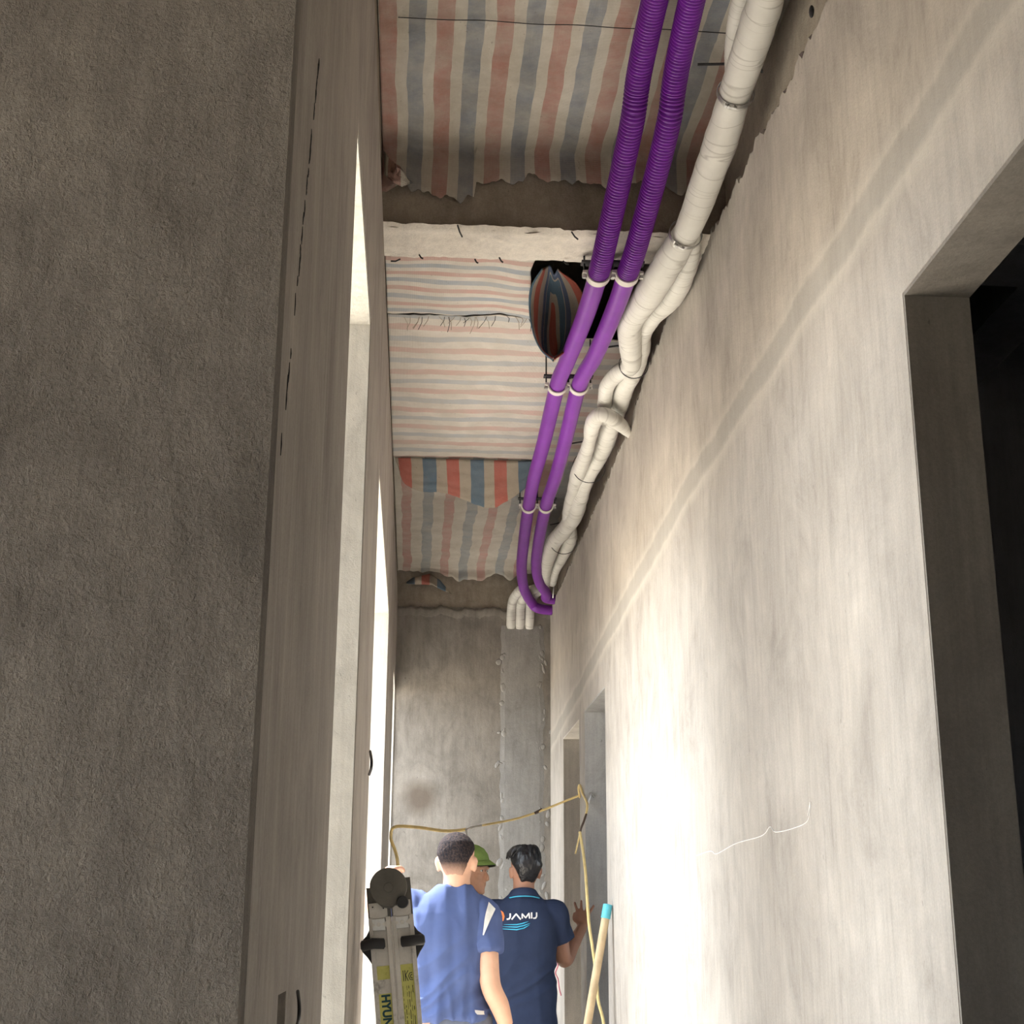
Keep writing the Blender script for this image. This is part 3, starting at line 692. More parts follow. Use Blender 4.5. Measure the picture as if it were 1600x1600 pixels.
for pts, lab in ((((1090, 101, 2.33), (1130, 100, 2.33), (1186, 98, 2.33), (1190, 112, 2.2)), 'thin steel rod sticking out above the thick wrapped tube near the top'),
                 (((946, 543, 2.2), (962, 541, 2.2), (985, 538, 2.2)), 'thin steel rod stub beside the wrapped tubes under the torn hole'),
                 (((893, 693, 2.2), (905, 691, 2.2), (925, 688, 2.2)), 'thin steel rod stub beside the tube bend'),
                 (((860, 820, 2.2), (875, 817, 2.2), (890, 812, 2.2)), 'thin steel rod stub between the right conduit and the wrapped tubes')):
    tag(mk('steel_rod', *tubeVF([atz(*p) for p in pts], .004, 8), M['darksteel']), lab, 'rod')
tag(mk('steel_rod', *tubeVF([atx(866, 905, XR - .02), atx(865, 920, XR - .02), atx(864, 934, XR - .02)], .005, 8), M['steel']), 'short upright steel rod at the conduit bend by the right wall', 'rod')


# ------------------------------------------------------------------ small things on the walls
def curve_tube(name, pts, r, mat, n=8, k=8): return mk(name, *tubeVF(catmull(pts, n), r, k), mat, None, True)
yc = empty('yellow_cable', atx(611, 1300, XL + .02))
A = [atD(611, 1300, 8.42), atD(614, 1294, 8.40), atD(625, 1291, 8.36), atD(655, 1293, 8.3), atD(690, 1298, 8.22), atD(712, 1298, 8.18), atD(728, 1296, 8.15)]
adopt(curve_tube('cable_run', A, .0095, M['cable']), yc)
adopt(curve_tube('taped_joint', [atD(728, 1296, 8.15), atD(740, 1292, 8.12), atD(755, 1289, 8.09)], .0062, M['cable_tape']), yc)
adopt(curve_tube('cable_run', [atD(754, 1289.5, 8.09), atD(790, 1283, 8.0), atD(815, 1277, 7.93), atD(845, 1267, 7.86), atD(875, 1255, 7.78), atD(905, 1243, 7.70)], .0062, M['cable']), yc)
adopt(curve_tube('taped_joint', [atD(836, 1270.5, 7.88), atD(841, 1268, 7.87), atD(847, 1265, 7.86)], .0085, M['brownwire']), yc)
adopt(curve_tube('cable_run', [atD(611, 1300, 8.42), atD(611, 1312, 8.42), atD(617, 1328, 8.40), atD(621, 1345, 8.38), atD(622, 1375, 8.36), atD(618, 1420, 8.36), atD(616, 1520, 8.36)], .0095, M['cable']), yc)
adopt(curve_tube('hanging_tie', [atD(728, 1296, 8.14), atD(729.5, 1303, 8.13), atD(728, 1312, 8.13)], .006, M['cable_tape']), yc)
tag(yc, 'yellow cable strung across the corridor in front of the end wall, with taped joints', 'cable')
yd = empty('yellow_cable', atD(905, 1227, 7.55))
adopt(curve_tube('cable_run', [atD(906, 1246, 7.66), atD(904, 1232, 7.62), atD(906, 1227, 7.60), atD(910, 1240, 7.5), atD(916, 1252, 7.4), atD(917.5, 1262, 7.35), atD(915, 1275, 7.32)], .0062, M['cable']), yd)
adopt(curve_tube('dark_core', [atD(916, 1272, 7.32), atD(912, 1284, 7.30), atD(908, 1294, 7.30), atD(906, 1304, 7.30)], .0058, M['brownwire']), yd)
adopt(curve_tube('loose_end', [atD(907, 1297, 7.30), atD(904, 1312, 7.30), atD(899, 1334, 7.30)], .0045, M['cable']), yd)
adopt(curve_tube('cable_run', [atD(906, 1300, 7.30), atD(909, 1318, 7.27), atD(912, 1338, 7.22), atD(915, 1365, 7.14), atD(917, 1395, 7.06), atD(920, 1440, 7.0), atD(925, 1475, 6.98), atD(930, 1510, 6.97), atD(933, 1540, 6.96), atD(935, 1565, 6.96), atD(944, 1605, 6.95), atD(950, 1700, 6.95)], .0078, M['cable']), yd)
tag(yd, 'yellow cable hanging down the wall between the two far doorways, past the hand', 'cable')
hk = mk('wall_hook', *tubeVF(catmull([atD(919, 1256, 7.40), atD(921, 1247, 7.40), atD(923, 1239, 7.41), atD(926, 1243, 7.44), atD(928, 1246, 7.45)], 5), .005, 8), M['steel'], None, True)
tag(hk, 'bent steel hook holding the hanging yellow cable beside the doorway', 'hook')
tag(curve_tube('pink_thread', [atD(869, 1500, 8.7), atD(872, 1508, 8.68), atD(868, 1520, 8.7), atD(872, 1530, 8.7), atD(874, 1545, 8.7), atD(877, 1556, 8.7)], .004, M['pink']), 'pink thread dangling beside the far doorway below the elbow', 'thread')
T = atD(948, 1424, 6.46); B_ = atD(918, 1600, 6.42); dr = (B_ - T).normalized(); L_ = (T.z - .0) / -dr.z
pole = empty('broomstick', T + dr * L_)
adopt(mk('shaft', *tubeVF([T + dr * (L_ * i / 20) for i in range(21)], .0182, 16), M['wood'], None, True), pole)
tp = T - dr * .03
adopt(mk('end_cap', *tubeVF([tp - dr * .001, tp, tp + dr * .003, tp + dr * .060, tp + dr * .062], [.014, .0195, .021, .021, .019], 18), M['cyan'], None, True), pole)
tag(pole, 'pale wooden broomstick with a cyan end cap leaning by the right wall', 'broomstick')
tag(curve_tube('black_wire', [atx(463, 1610, XL + .004), atx(467, 1590, XL + .010), atx(467.5, 1570, XL + .010), atx(465.5, 1549, XL + .004)], .0022, M['black']), 'short black wire sticking out of the near left wall', 'wire')
tag(curve_tube('orange_conduit', [Vector((XL - .045, 1.625, CH - .2)), Vector((XL - .02, 1.635, CH - .15)), Vector((XL - .012, 1.65, CH - .125)), Vector((XL - .022, 1.668, CH - .14)), Vector((XL - .045, 1.675, CH - .19))], .007, M['orange']), 'orange conduit inside the wall box at the lower left', 'conduit')
tag(curve_tube('black_wire', [atx(577, 1210, XL + .01), atx(580, 1200, XL + .02), atx(580.5, 1188, XL + .02), atx(578.5, 1174, XL + .012)], .004, M['black']), 'bent black wire on the wall edge beside the second left opening', 'wire')

# ------------------------------------------------------------------ folded ladder
LD = 3.72; O = atD(607, 1386, LD); MPX = .957 * LD / FPX * 1.0
ca, sa = math.cos(.112), math.sin(.112)
def LT(u, v, w):     # pixels right / down along the rails, metres deeper
    return O + Vector((ca, 0, sa)) * (u * MPX) + Vector((sa, 0, -ca)) * (v * MPX) + Vector((0, w, 0))
lad = empty('folding_ladder', Vector((LT(0, 860, 0).x, LD, 0)))
LEN = (O.z - .004) / ca / MPX
def lp(name, poly, w0, w1, mat, bv=.0012, parent=None):
    o = fixnormals(mk(name, *prismVF(poly, w0, w1, LT), mat))
    if bv: bevel(o, bv)
    if parent: o.parent = parent; o.matrix_parent_inverse = Matrix.Translation(-Vector(lad.location))
    else: adopt(o, lad)
    return o
def rect(u0, u1, v0, v1): return [(u0, v0), (u1, v0), (u1, v1), (u0, v1)]
def circ(cu, cv, r, n=28): return [(cu + r * math.cos(2 * math.pi * i / n), cv + r * math.sin(2 * math.pi * i / n)) for i in range(n)]
DEP = .024
for side, (u0, u1) in enumerate(((-35, -1.5), (1.5, 35))):
    for far_ in (0, 1):
        wo = far_ * .36
        sr_ = empty('stile', (0, 0, 0)) if False else None
        # channel section: web and two lips
        o = lp('stile', rect(u0 + 2, u1 - 2, 36, LEN), wo + .006, wo + DEP, M['alu'])
        lp('stile_lip', rect(u0, u0 + 7, 44, LEN), wo, wo + DEP + .004, M['alu'])
        lp('stile_lip', rect(u1 - 7, u1, 44, LEN), wo, wo + DEP + .004, M['alu'])
        lp('hinge_plate', rect(u0, u1, -2 if side == 0 else -12, 46), wo + .004, wo + .012, M['hinge'])
        lp('stile_insert', rect(u0 + 2, u1 - 3, 22, 46), wo + .002, wo + .010, M['alu'])
        if not far_:
            for cu, cv in ((u0 + 8, 28), (u1 - 9, 31)):
                lp('rivet', circ(cu, cv, 3.2, 12), -.002, .004, M['alu'], .0005); lp('rivet_hole', circ(cu, cv, 1.3, 8), -.003, 0, M['black'], 0)
            lp('latch_plate', rect(u0 + 5, u1 - 8, 46, 64), -.001, .006, M['steel'])
            for q in (-1, 1):
                cu = (u0 + u1) / 2 - 1.5
                lp('latch_notch', [(cu + q * 12, 50), (cu + q * 5, 55), (cu + q * 12, 60)], -.003, 0, M['alu'], 0)
            lp('rivet', circ((u0 + u1) / 2 - 1.5, 55, 3, 12), -.003, .002, M['alu'], .0004)
    for rz in range(5):
        v = 170 + rz * 150; cu = (u0 + u1) / 2
        p0, p1 = LT(cu, v, DEP * .5), LT(cu, v, .36 + DEP * .5)
        adopt(mk('rung', *tubeVF([p0, (p0 + p1) / 2, p1], .014, 12), M['alu']), lad)
    # black locking knob and its web
    sgn = -1 if side == 0 else 1
    v0 = 84
    uo = sgn * 50; ui = sgn * 12
    P_ = [LT(ui, v0, -.012), LT(ui + sgn * 2, v0, -.012), LT((ui + uo) / 2, v0 - 1 + sgn * 1, -.014), LT(uo - sgn * 3, v0, -.012), LT(uo, v0, -.012)]
    adopt(mk('locking_knob', *tubeVF(P_, [.008, .0135, .0135, .0135, .008], 14), M['black'], None, True), lad)
    lp('knob_web', [(sgn * 34, v0 - 24), (sgn * 40, v0 - 14), (sgn * 47, v0 - 8), (sgn * 49, v0 + 8), (sgn * 41, v0 + 18), (sgn * 34, v0 + 30)], 0, .016, M['black'], .003)
for wo in (0, .36):
    lp('hinge_disc', circ(0, 0, 29.5, 48), wo - .012, wo + .006, M['hinge'], .003)
    lp('hinge_hub', circ(0, 1, 7.5, 24), wo - .0145, wo - .010, M['hinge'], .001)
    lp('hinge_button', circ(20, 25, 9.5, 28), wo - .020, wo + .003, M['black'], .003)
lp('hinge_skirt', [(-29, 0), (-24, 18), (-12, 30), (2, 33), (10, 28), (-6, 10)], -.006, .004, M['hinge'], .002)
lp('top_label', rect(-29, -7, 117, 137), .0048, .0058, M['sticker'], 0)
st1 = lp('brand_label', rect(-28, -7, 158, 330), .0048, .0058, M['sticker'], 0)
st2 = lp('safety_label', rect(7, 29, 118, 330), .0048, .0058, M['sticker'], 0)
def fonttext(txt, size, tf, mat, name, w=.004, bold=.012):
    cu = bpy.data.curves.new('t', 'FONT'); cu.body = txt; cu.size = 1.0; cu.offset = bold
    o = bpy.data.objects.new('t', cu); COL.objects.link(o); dg = bpy.context.evaluated_depsgraph_get()
    me = bpy.data.meshes.new_from_object(o.evaluated_get(dg)); bpy.data.objects.remove(o)
    V = [tf(v.co.x * size, v.co.y * size) for v in me.vertices]; F = [tuple(p.vertices) for p in me.polygons]
    return mk(name, V, F, mat)
t = fonttext('HYUNDAI', 19, lambda x, y: LT(-23.5 + y * .95, 159 + x * .88, .0044), M['ink'], 'lettering', bold=.045); t.parent = lad; t.matrix_parent_inverse = Matrix.Translation(-Vector(lad.location))
def stroke(pts, w, tf, n=6, taper=False):
    P = [np.array(p, float) for p in pts]; D = []
    for a_, b_ in zip(P[:-1], P[1:]):
        for k in range(n): D.append(a_ + (b_ - a_) * k / n)
    D.append(P[-1]); D = np.array(D); T = np.gradient(D, axis=0); T /= np.linalg.norm(T, axis=1)[:, None] + 1e-9
    V, F = [], []
    for i, (p, t) in enumerate(zip(D, T)):
        q = w / 2 * (min(1, 3.2 * min(i, len(D) - 1 - i) / len(D) + .15) if taper else 1)
        nrm = np.array([-t[1], t[0]])
        V += [tf(*(p + nrm * q)), tf(*p), tf(*(p - nrm * q))]
        if i:
            b = i * 3; F += [(b - 3, b - 2, b + 1, b), (b - 2, b - 1, b + 2, b + 1)]
    return V, F
ltf = lambda x, y: LT(x, y, .0043)
kc = [[(12, 127), (12, 143)], [(15, 127), (15, 143)], [(20, 127.5), (15.5, 134), (19, 143)], [(26, 131), (22, 131.5), (20, 136), (22, 141.5), (26.5, 142)], [(26, 134), (23.6, 134.5), (22.6, 136.5), (23.6, 139), (26.3, 139.3)]]
t = mk('certification_mark', *join(*[stroke(k, 1.15, ltf, 2) for k in kc]), M['ink2']); adopt(t, lad)
rows = []
for i in range(6):
    u = 10 + i * 3.0
    v = 150
    while v < 318:
        L2 = random.uniform(3, 16)
        if random.random() < .8: rows.append(stroke([(u, v), (u, v + L2)], 1.0 if i % 2 else .6, ltf, 1))
        v += L2 + random.uniform(1.5, 5)
adopt(mk('small_print', *join(*rows), M['ink2']), lad)
tag(lad, 'folded aluminium ladder with black knobs and yellow labels, leaning at the left wall', 'ladder')

# ------------------------------------------------------------------ people
def hand(wrist, tip, normal, curl=.25, spread=.22, side=1, s=1.0):
    """palm + five fingers; `normal` = direction the palm faces; side=+1 thumb on the +cross side"""
    w = Vector(wrist); d = (Vector(tip) - w).normalized(); nm = Vector(normal); nm = (nm - d * nm.dot(d)).normalized(); sd = d.cross(nm) * side
    out = []
    L = .095 * s
    P = [w - d * .02, w + d * .012, w + d * L * .5, w + d * L * .95, w + d * L * 1.02]
    V, F = [], []
    n = 16
    for p, (a_, b_) in zip(P, ((.026, .019), (.029, .018), (.040, .015), (.041, .013), (.034, .008))):
        for k in range(n):
            t = 2 * math.pi * k / n; V.append(tuple(p + sd * math.cos(t) * a_ * s + nm * math.sin(t) * b_ * s))
    for i in range(len(P) - 1):
        for k in range(n): F.append((i * n + k, i * n + (k + 1) % n, (i + 1) * n + (k + 1) % n, (i + 1) * n + k))
    F += [tuple(reversed(range(n))), tuple(range((len(P) - 1) * n, len(P) * n))]
    out.append((V, F))
    for k, (off, ln, ang) in enumerate(((.030, .072, 1.0), (.010, .082, .33), (-.011, .076, -.33), (-.030, .060, -1.0))):
        p = w + d * L * .88 + sd * off * s; dirn = (d + sd * ang * spread).normalized(); pts = [p - dirn * .015]
        c = 0.0
        for seg_ in (.45, .32, .23):
            pts.append(p.copy()); c += curl; q = (dirn * math.cos(c) + nm * math.sin(c)); p = p + q * ln * seg_ * s
        pts.append(p)
        out.append(tubeVF(catmull(pts, 3), np.linspace(.0098, .0075, (len(pts) - 1) * 3 + 1) * s, 8))
    p = w + d * .030 * s + sd * .024 * s; q = (sd * .75 + d * .65 + nm * .25).normalized()
    out.append(tubeVF(catmull([p - q * .015, p, p + q * .035 * s, p + (q * .6 + d * .6).normalized() * .065 * s], 4), np.linspace(.0125, .0085, 13) * s, 8))
    return out
HEAD = [(0, .083, .030, .020), (.012, .092, .010, .034), (.03, .093, -.015, .046), (.055, .088, -.048, .056), (.08, .088, -.068, .063), (.105, .087, -.083, .068), (.13, .089, -.093, .073),
        (.155, .091, -.098, .0755), (.18, .085, -.096, .0745), (.20, .072, -.088, .067), (.218, .050, -.068, .053), (.230, .022, -.040, .034), (.236, .0, -.018, .014)]
def headVF(c, yaw, s=1.0, grow=0.0, tilt=0.0):
    """c = chin-level centre of the head; local +y is the face"""
    rot = Matrix.Rotation(yaw, 3, 'Z') @ Matrix.Rotation(tilt, 3, 'X'); c = Vector(c); out = []
    def tf(VF): return ([tuple(c + rot @ (Vector(v) * s)) for v in VF[0]], VF[1])
    S = [(z, 0, (f + b) / 2, hw + grow, (f - b) / 2 + grow) for z, f, b, hw in HEAD]
    out.append(tf(sectVF(S, 28, 2.2)))
    out.append(tf(tubeVF([(0, .082, .132), (0, .094, .118), (0, .106, .098), (0, .108, .088), (0, .092, .080)], [.006, .0075, .011, .0135, .010], 10)))   # nose
    for sx in (-1, 1):
        out.append(tf(ellVF((sx * .032, .083, .143), (.026, .012, .008), 10, 6)))       # brow
        out.append(tf(ellVF((sx * .036, .070, .098), (.024, .018, .018), 10, 6)))       # cheek
        out.append(tf(ellVF((sx * .0775, -.006, .108), (.0105, .021, .034), 12, 8, Matrix.Rotation(sx * -.35, 3, 'Z') @ Matrix.Rotation(.2, 3, 'X'))))   # ear
        out.append(tf(ellVF((sx * .084, -.014, .118), (.008, .018, .022), 10, 8, Matrix.Rotation(sx * -.5, 3, 'Z'))))
    out.append(tf(ellVF((0, .0905, .062), (.022, .010, .006), 10, 6))); out.append(tf(ellVF((0, .090, .050), (.019, .010, .0065), 10, 6)))           # lips
    out.append(tf(ellVF((0, .084, .018), (.022, .014, .015), 10, 6)))                     # chin
    return out, tf
def limb(pts, r, n=14, k=6): return tubeVF(catmull(pts, k), np.interp(np.linspace(0, 1, (len(pts) - 1) * k + 1), np.linspace(0, 1, len(r)), r), n)
def legs(b, spread=.085, z0=.86):
    out, tr, sh = [], [], []
    for sx in (-1, 1):
        J = [(sx * spread, 0, z0), (sx * (spread + .005), .01, .48), (sx * (spread + .005), -.015, .10), (sx * (spread + .005), -.015, .06)]
        J = [Vector(b) + Vector(p) for p in J]
        out.append(limb(J, [.082, .056, .036, .036])); tr.append(limb([J[0], J[1], J[2] - Vector((0, 0, .03))], [.100, .078, .065]))
        f = Vector(b) + Vector((sx * (spread + .01), .06, .035)); out.append(ellVF(f, (.042, .125, .032), 14, 8))
        sh.append((f, sx))
    return out, tr, sh
def shoes(sh, root):
    for f, sx in sh:
        V, F = sectVF([(.002, f.x, f.y, .046, .132), (.02, f.x, f.y, .050, .138), (.045, f.x, f.y - .005, .050, .130), (.07, f.x, f.y - .04, .048, .09), (.095, f.x, f.y - .065, .045, .06)], 20)
        mk('shoe', V, F, M['shoe'], root, True)
def folds(seed, amp, k=(13, 8, 3.2), diag=0, dz=None):
    def fn(p, n):
        a_ = noise.noise((p.x * k[0] + seed, p.y * k[1], p.z * k[2])); b_ = noise.noise((p.x * 26 + seed, p.y * 16, p.z * 7 + 3))
        d = amp * ((1 - abs(a_) * 2.2) * .8 + .35 * b_)
        if diag:
            t = p.z - .62 * p.x + .05 * noise.noise((p.x * 6, p.z * 6, seed)); m = max(0, min(1, (1.34 - p.z) / .2))
            d += diag * m * (1 - abs(noise.noise((t * 15, p.x * 2.0, seed + 5))) * 2.4)
        return d
    return fn
def drape(name, VF, me, mat, parent, off=.003, direction=(0, 1, 0)):
    bvh = BVHTree.FromPolygons([v.co.copy() for v in me.vertices], [tuple(p.vertices) for p in me.polygons])
    d = Vector(direction); V = []
    for v in VF[0]:
        v = Vector(v); h = bvh.ray_cast(v - d * .5, d)
        V.append(tuple((h[0] - d * off) if h[0] else v))
    return mk(name, V, VF[1], mat, parent, True)

# -- person in the blue T-shirt
b1 = Vector((.187, 6.0, 0))
def L1(x, y, z): return b1 + Vector((x, y, z))
hd, htf = headVF(L1(-.002, -.015, 1.480), math.radians(-14), .965)
lg, tr, sh = legs(b1)
Rw = atD(791, 1603, 5.95); Re = L1(.140, -.085, 1.115); Rs = L1(.113, -.02, 1.385)
Ls = L1(-.185, .01, 1.415); Le = Vector((atD(577, 1412, 6.14))); Lw = atD(592, 1378, 6.32)
body = [sectVF([(z, b1.x + cx, b1.y + cy, rx, ry) for z, cx, cy, rx, ry in ((.80, -.03, 0, .150, .10), (.90, -.03, 0, .155, .105), (1.05, -.03, 0, .135, .095), (1.22, -.03, 0, .145, .105), (1.34, -.026, 0, .150, .10), (1.41, -.02, 0, .135, .08), (1.455, -.008, 0, .085, .062))]),
        tubeVF([L1(0, -.01, 1.40), L1(0, -.012, 1.46), L1(0, -.014, 1.52), L1(0, -.012, 1.58)], [.070, .060, .056, .056], 18),
        limb([L1(.08, 0, 1.40), Rs, (Rs + Re) / 2, Re, (Re + Rw) / 2 + Vector((.004, 0, 0)), Rw], [.05, .052, .046, .0415, .040, .030], k=5),
        limb([L1(-.10, 0, 1.40), Ls, (Ls + Le) / 2, Le, (Le + Lw) / 2, Lw], [.05, .054, .046, .041, .036, .028], k=5)]
body += hd + lg + hand(Rw, Rw + Vector((.02, .02, -.1)), (-1, .2, 0), .3, .08, -1) + hand(Lw, Lw + Vector((.05, .04, .06)), (.7, .5, -.4), .55, .08, 1)
me = remesh(join(*body), .0058, 3)
p1 = meshobj('person', me, M['skin1'])
tag(p1, 'person with cropped black hair in a blue T-shirt, seen from behind beside the ladder', 'person')
slv = (Rs + Re) / 2 + Vector((.003, 0, -.010)); slL = Ls.lerp(Le, .55)
shirt = [sectVF([(z, b1.x + cx, b1.y + cy, rx, ry) for z, cx, cy, rx, ry in ((.985, -.024, 0, .160, .128), (1.01, -.026, 0, .156, .124), (1.10, -.030, 0, .150, .116), (1.22, -.032, 0, .156, .120), (1.33, -.040, 0, .160, .120), (1.385, -.038, -.002, .160, .108), (1.42, -.030, -.004, .146, .094), (1.45, -.017, -.006, .118, .082), (1.475, -.010, -.008, .088, .072), (1.497, -.006, -.010, .066, .064))], 32, 2.35),
         limb([L1(.07, 0, 1.40), Rs + Vector((.002, 0, .004)), Rs.lerp(slv, .5), slv], [.056, .060, .060, .060], 18), limb([L1(-.11, 0, 1.40), Ls, Ls.lerp(slL, .5), slL], [.058, .066, .062, .060], 18)]
me = remesh(join(*shirt), .006, 4); displace(me, folds(2.3, .0120, (15, 8, 2.2), .0140))
s1 = meshobj('shirt', me, M['blue'], p1)
def grid2(Lc, Rc, tf, n=24, m=6):
    Lq = catmull([(x, y, 0) for x, y in Lc], n // max(1, len(Lc) - 1)); Rq = catmull([(x, y, 0) for x, y in Rc], n // max(1, len(Rc) - 1)); V, F = [], []
    for i in range(len(Lq)):
        for k in range(m + 1):
            p = Lq[i] + (Rq[i] - Lq[i]) * k / m; V.append(tf(p[0], p[1]))
    for i in range(len(Lq) - 1):
        for k in range(m): F.append((i * (m + 1) + k, i * (m + 1) + k + 1, (i + 1) * (m + 1) + k + 1, (i + 1) * (m + 1) + k))
    return V, F
tf1 = lambda x, y: atD(x, y, 5.93)
o = drape('white_stripe', grid2([(764, 1409), (757.5, 1432), (753.5, 1461)], [(774.5, 1420), (765, 1439), (755, 1461)], tf1), me, M['white_fab'], s1, .0035); o['label'] = 'white shoulder stripe'
drape('hem_print', grid2([(741, 1577), (742, 1581), (745, 1584)], [(756, 1579), (756, 1582), (757, 1585)], tf1), me, M['cable_tape'], s1, .003)
tb1 = remesh(join(*tr, sectVF([(z, b1.x, b1.y, rx, ry) for z, rx, ry in ((.74, .15, .11), (.84, .162, .118), (.93, .156, .115), (1.0, .148, .11))], 28)), .008, 3)
displace(tb1, folds(8, .004)); meshobj('trousers', tb1, M['grey_fab'], p1); shoes(sh, p1)
def hairobj(S, tf, mat, parent, extra=(), grain=.0015, voxel=.004, fade=None):
    me = remesh(join(tf(sectVF(S, 32, 2.2)), *[tf(e) for e in extra]), voxel, 2)
    displace(me, lambda p, n: grain * noise.noise((p.x * 150, p.y * 150, p.z * 60)))
    if fade:
        at = me.attributes.new('fade', 'FLOAT', 'POINT'); at.data.foreach_set('value', [max(0, min(1, (v.co.z - fade[0]) / fade[1])) for v in me.vertices])
    return meshobj('hair', me, mat, parent)
def hairsec(rows, grow):
    out = []
    for z, f, b in rows:        # z, how far forward the hair reaches, extra back
        F_ = np.interp(z, [h[0] for h in HEAD], [h[1] for h in HEAD]); B__ = np.interp(z, [h[0] for h in HEAD], [h[2] for h in HEAD]); H_ = np.interp(z, [h[0] for h in HEAD], [h[3] for h in HEAD])
        back = B__ - grow - b; fr = min(F_ + grow, f); out.append((z, 0, (fr + back) / 2, (H_ + grow) * min(1, .55 + .45 * (fr - back) / .14), (fr - back) / 2))
    return out
S = hairsec([(.060, -.040, -.004), (.075, -.030, 0), (.09, -.020, .001), (.11, -.012, .002), (.13, .0, .003), (.15, .03, .003), (.17, .07, .003), (.185, .09, .003), (.20, .09, .003), (.215, .07, .003)], .004)
S += [(.228, 0, -.010, .046, .050), (.238, 0, -.010, .028, .032), (.242, 0, -.010, .010, .012)]
hairobj(S, htf, M['hair1'], p1, fade=(1.482 + .055, .055))

# -- person in the navy polo shirt
b2 = Vector((.545, 7.05, 0))
def L2_(x, y, z): return b2 + Vector((x, y, z))
hd, htf2 = headVF(L2_(.008, -.01, 1.490), math.radians(12), .90)
lg, tr, sh = legs(b2)
Rs = L2_(.150, 0, 1.395); Re = atD(882, 1500, 7.12); Rw = atD(909, 1450, 7.36); Ht = atD(914, 1405, 7.42)
Ls = L2_(-.150, 0, 1.395); Le = L2_(-.185, .04, 1.12); Lw = L2_(-.15, .20, .95)
body = [sectVF([(z, b2.x, b2.y, rx, ry) for z, rx, ry in ((.80, .145, .10), (.90, .15, .105), (1.05, .13, .095), (1.22, .14, .105), (1.34, .145, .10), (1.41, .13, .08), (1.455, .085, .062))]),
        tubeVF([L2_(0, -.01, 1.40), L2_(0, -.012, 1.46), L2_(.001, -.012, 1.52), L2_(.002, -.01, 1.57)], [.066, .056, .052, .052], 18),
        limb([L2_(.10, 0, 1.40), Rs, (Rs + Re) / 2, Re, (Re + Rw) / 2, Rw], [.05, .052, .044, .038, .034, .026], k=5),
        limb([L2_(-.10, 0, 1.40), Ls, (Ls + Le) / 2, Le, (Le + Lw) / 2, Lw], [.05, .052, .044, .040, .035, .027], k=5)]
body += hd + lg + hand(Rw, Ht, (.25, .95, 0), .06, .42, 1, .93) + hand(Lw, Lw + Vector((0, .04, -.09)), (1, 0, 0), .4, .08, 1)
me = remesh(join(*body), .0050, 2)
p2 = meshobj('person', me, M['skin2']); tag(p2, 'person in a navy polo shirt with back print, hand against the doorway', 'person')
slv = Rs.lerp(Re, .56) + Vector((.006, 0, 0)); slL = Ls.lerp(Le, .55)
shirt = [sectVF([(z, b2.x, b2.y + cy, rx, ry) for z, cy, rx, ry in ((.885, 0, .156, .122), (.93, 0, .156, .122), (1.08, 0, .152, .118), (1.22, 0, .154, .118), (1.33, 0, .160, .116), (1.395, 0, .155, .098), (1.44, -.003, .125, .082), (1.475, -.006, .085, .070), (1.495, -.008, .062, .062))], 32, 2.35),
         limb([L2_(.09, 0, 1.405), Rs + Vector((.004, 0, .004)), Rs.lerp(slv, .5), slv], [.058, .062, .062, .064], 18), limb([L2_(-.09, 0, 1.405), Ls, Ls.lerp(slL, .5), slL], [.058, .062, .060, .060], 18)]
me = remesh(join(*shirt), .006, 4); displace(me, folds(5.1, .0075, (9, 5, 1.6), .007))
s2 = meshobj('shirt', me, M['navy'], p2)
tf2 = lambda x, y: atD(x, y, 6.94)
Z3 = lambda pts: [(760 + x / 8.889, 1300 + y / 8.889) for x, y in pts]
oc = [drape('emblem', join(stroke(Z3([(140, 1098), (190, 1092), (228, 1122), (243, 1175), (228, 1225), (165, 1250)]), 3.2, tf2, 6), stroke(Z3([(150, 1135), (188, 1138), (208, 1168), (200, 1212)]), 2.2, tf2, 6)), me, M['logo_orange'], s2)]
LET = [[(333, 1130), (333, 1180), (320, 1206), (285, 1212)], [(352, 1216), (414, 1138), (476, 1216)], [(497, 1202), (497, 1136), (546, 1192), (594, 1126), (600, 1202)], [(630, 1116), (630, 1202)], [(700, 1116), (700, 1170), (684, 1196), (650, 1198)]]
drape('back_lettering', join(*[stroke(Z3(k), 2.3, tf2, 6) for k in LET]), me, M['logo_white'], s2)
SW = [[(245, 1285), (420, 1287), (500, 1270), (585, 1242)], [(205, 1314), (420, 1321), (515, 1300), (610, 1266)], [(165, 1343), (420, 1356), (515, 1336), (600, 1288)]]
drape('wave_lines', join(*[stroke(Z3(k), 2.0, tf2, 10, True) for k in SW]), me, M['logo_cyan'], s2)
def ringsec(c, rows, n=36, t=.006):
    V, F = [], []
    full = [(z, rx, ry, cy) for z, rx, ry, cy in rows] + [(z, rx - t, ry - t, cy) for z, rx, ry, cy in reversed(rows)]
    for z, rx, ry, cy in full:
        for k in range(n):
            a_ = 2 * math.pi * k / n; V.append((c.x + rx * math.cos(a_), c.y + cy + ry * math.sin(a_), z - .018 * math.sin(a_)))
    m = len(full)
    for i in range(m):
        for k in range(n): F.append((i * n + k, i * n + (k + 1) % n, ((i + 1) % m) * n + (k + 1) % n, ((i + 1) % m) * n + k))
    return V, F
co = fixnormals(mk('collar', *ringsec(b2, [(1.458, .086, .088, -.006), (1.475, .080, .082, -.008), (1.492, .068, .072, -.01), (1.500, .062, .066, -.01)]), M['navy'], s2, True))
fixnormals(mk('collar_trim', *ringsec(b2, [(1.456, .088, .090, -.006), (1.461, .0868, .0888, -.006)], t=.004), M['logo_cyan'], s2, True))
tb2 = remesh(join(*tr, sectVF([(z, b2.x, b2.y, rx, ry) for z, rx, ry in ((.74, .15, .11), (.84, .155, .112), (.93, .150, .110), (1.0, .142, .105))], 28)), .008, 3)
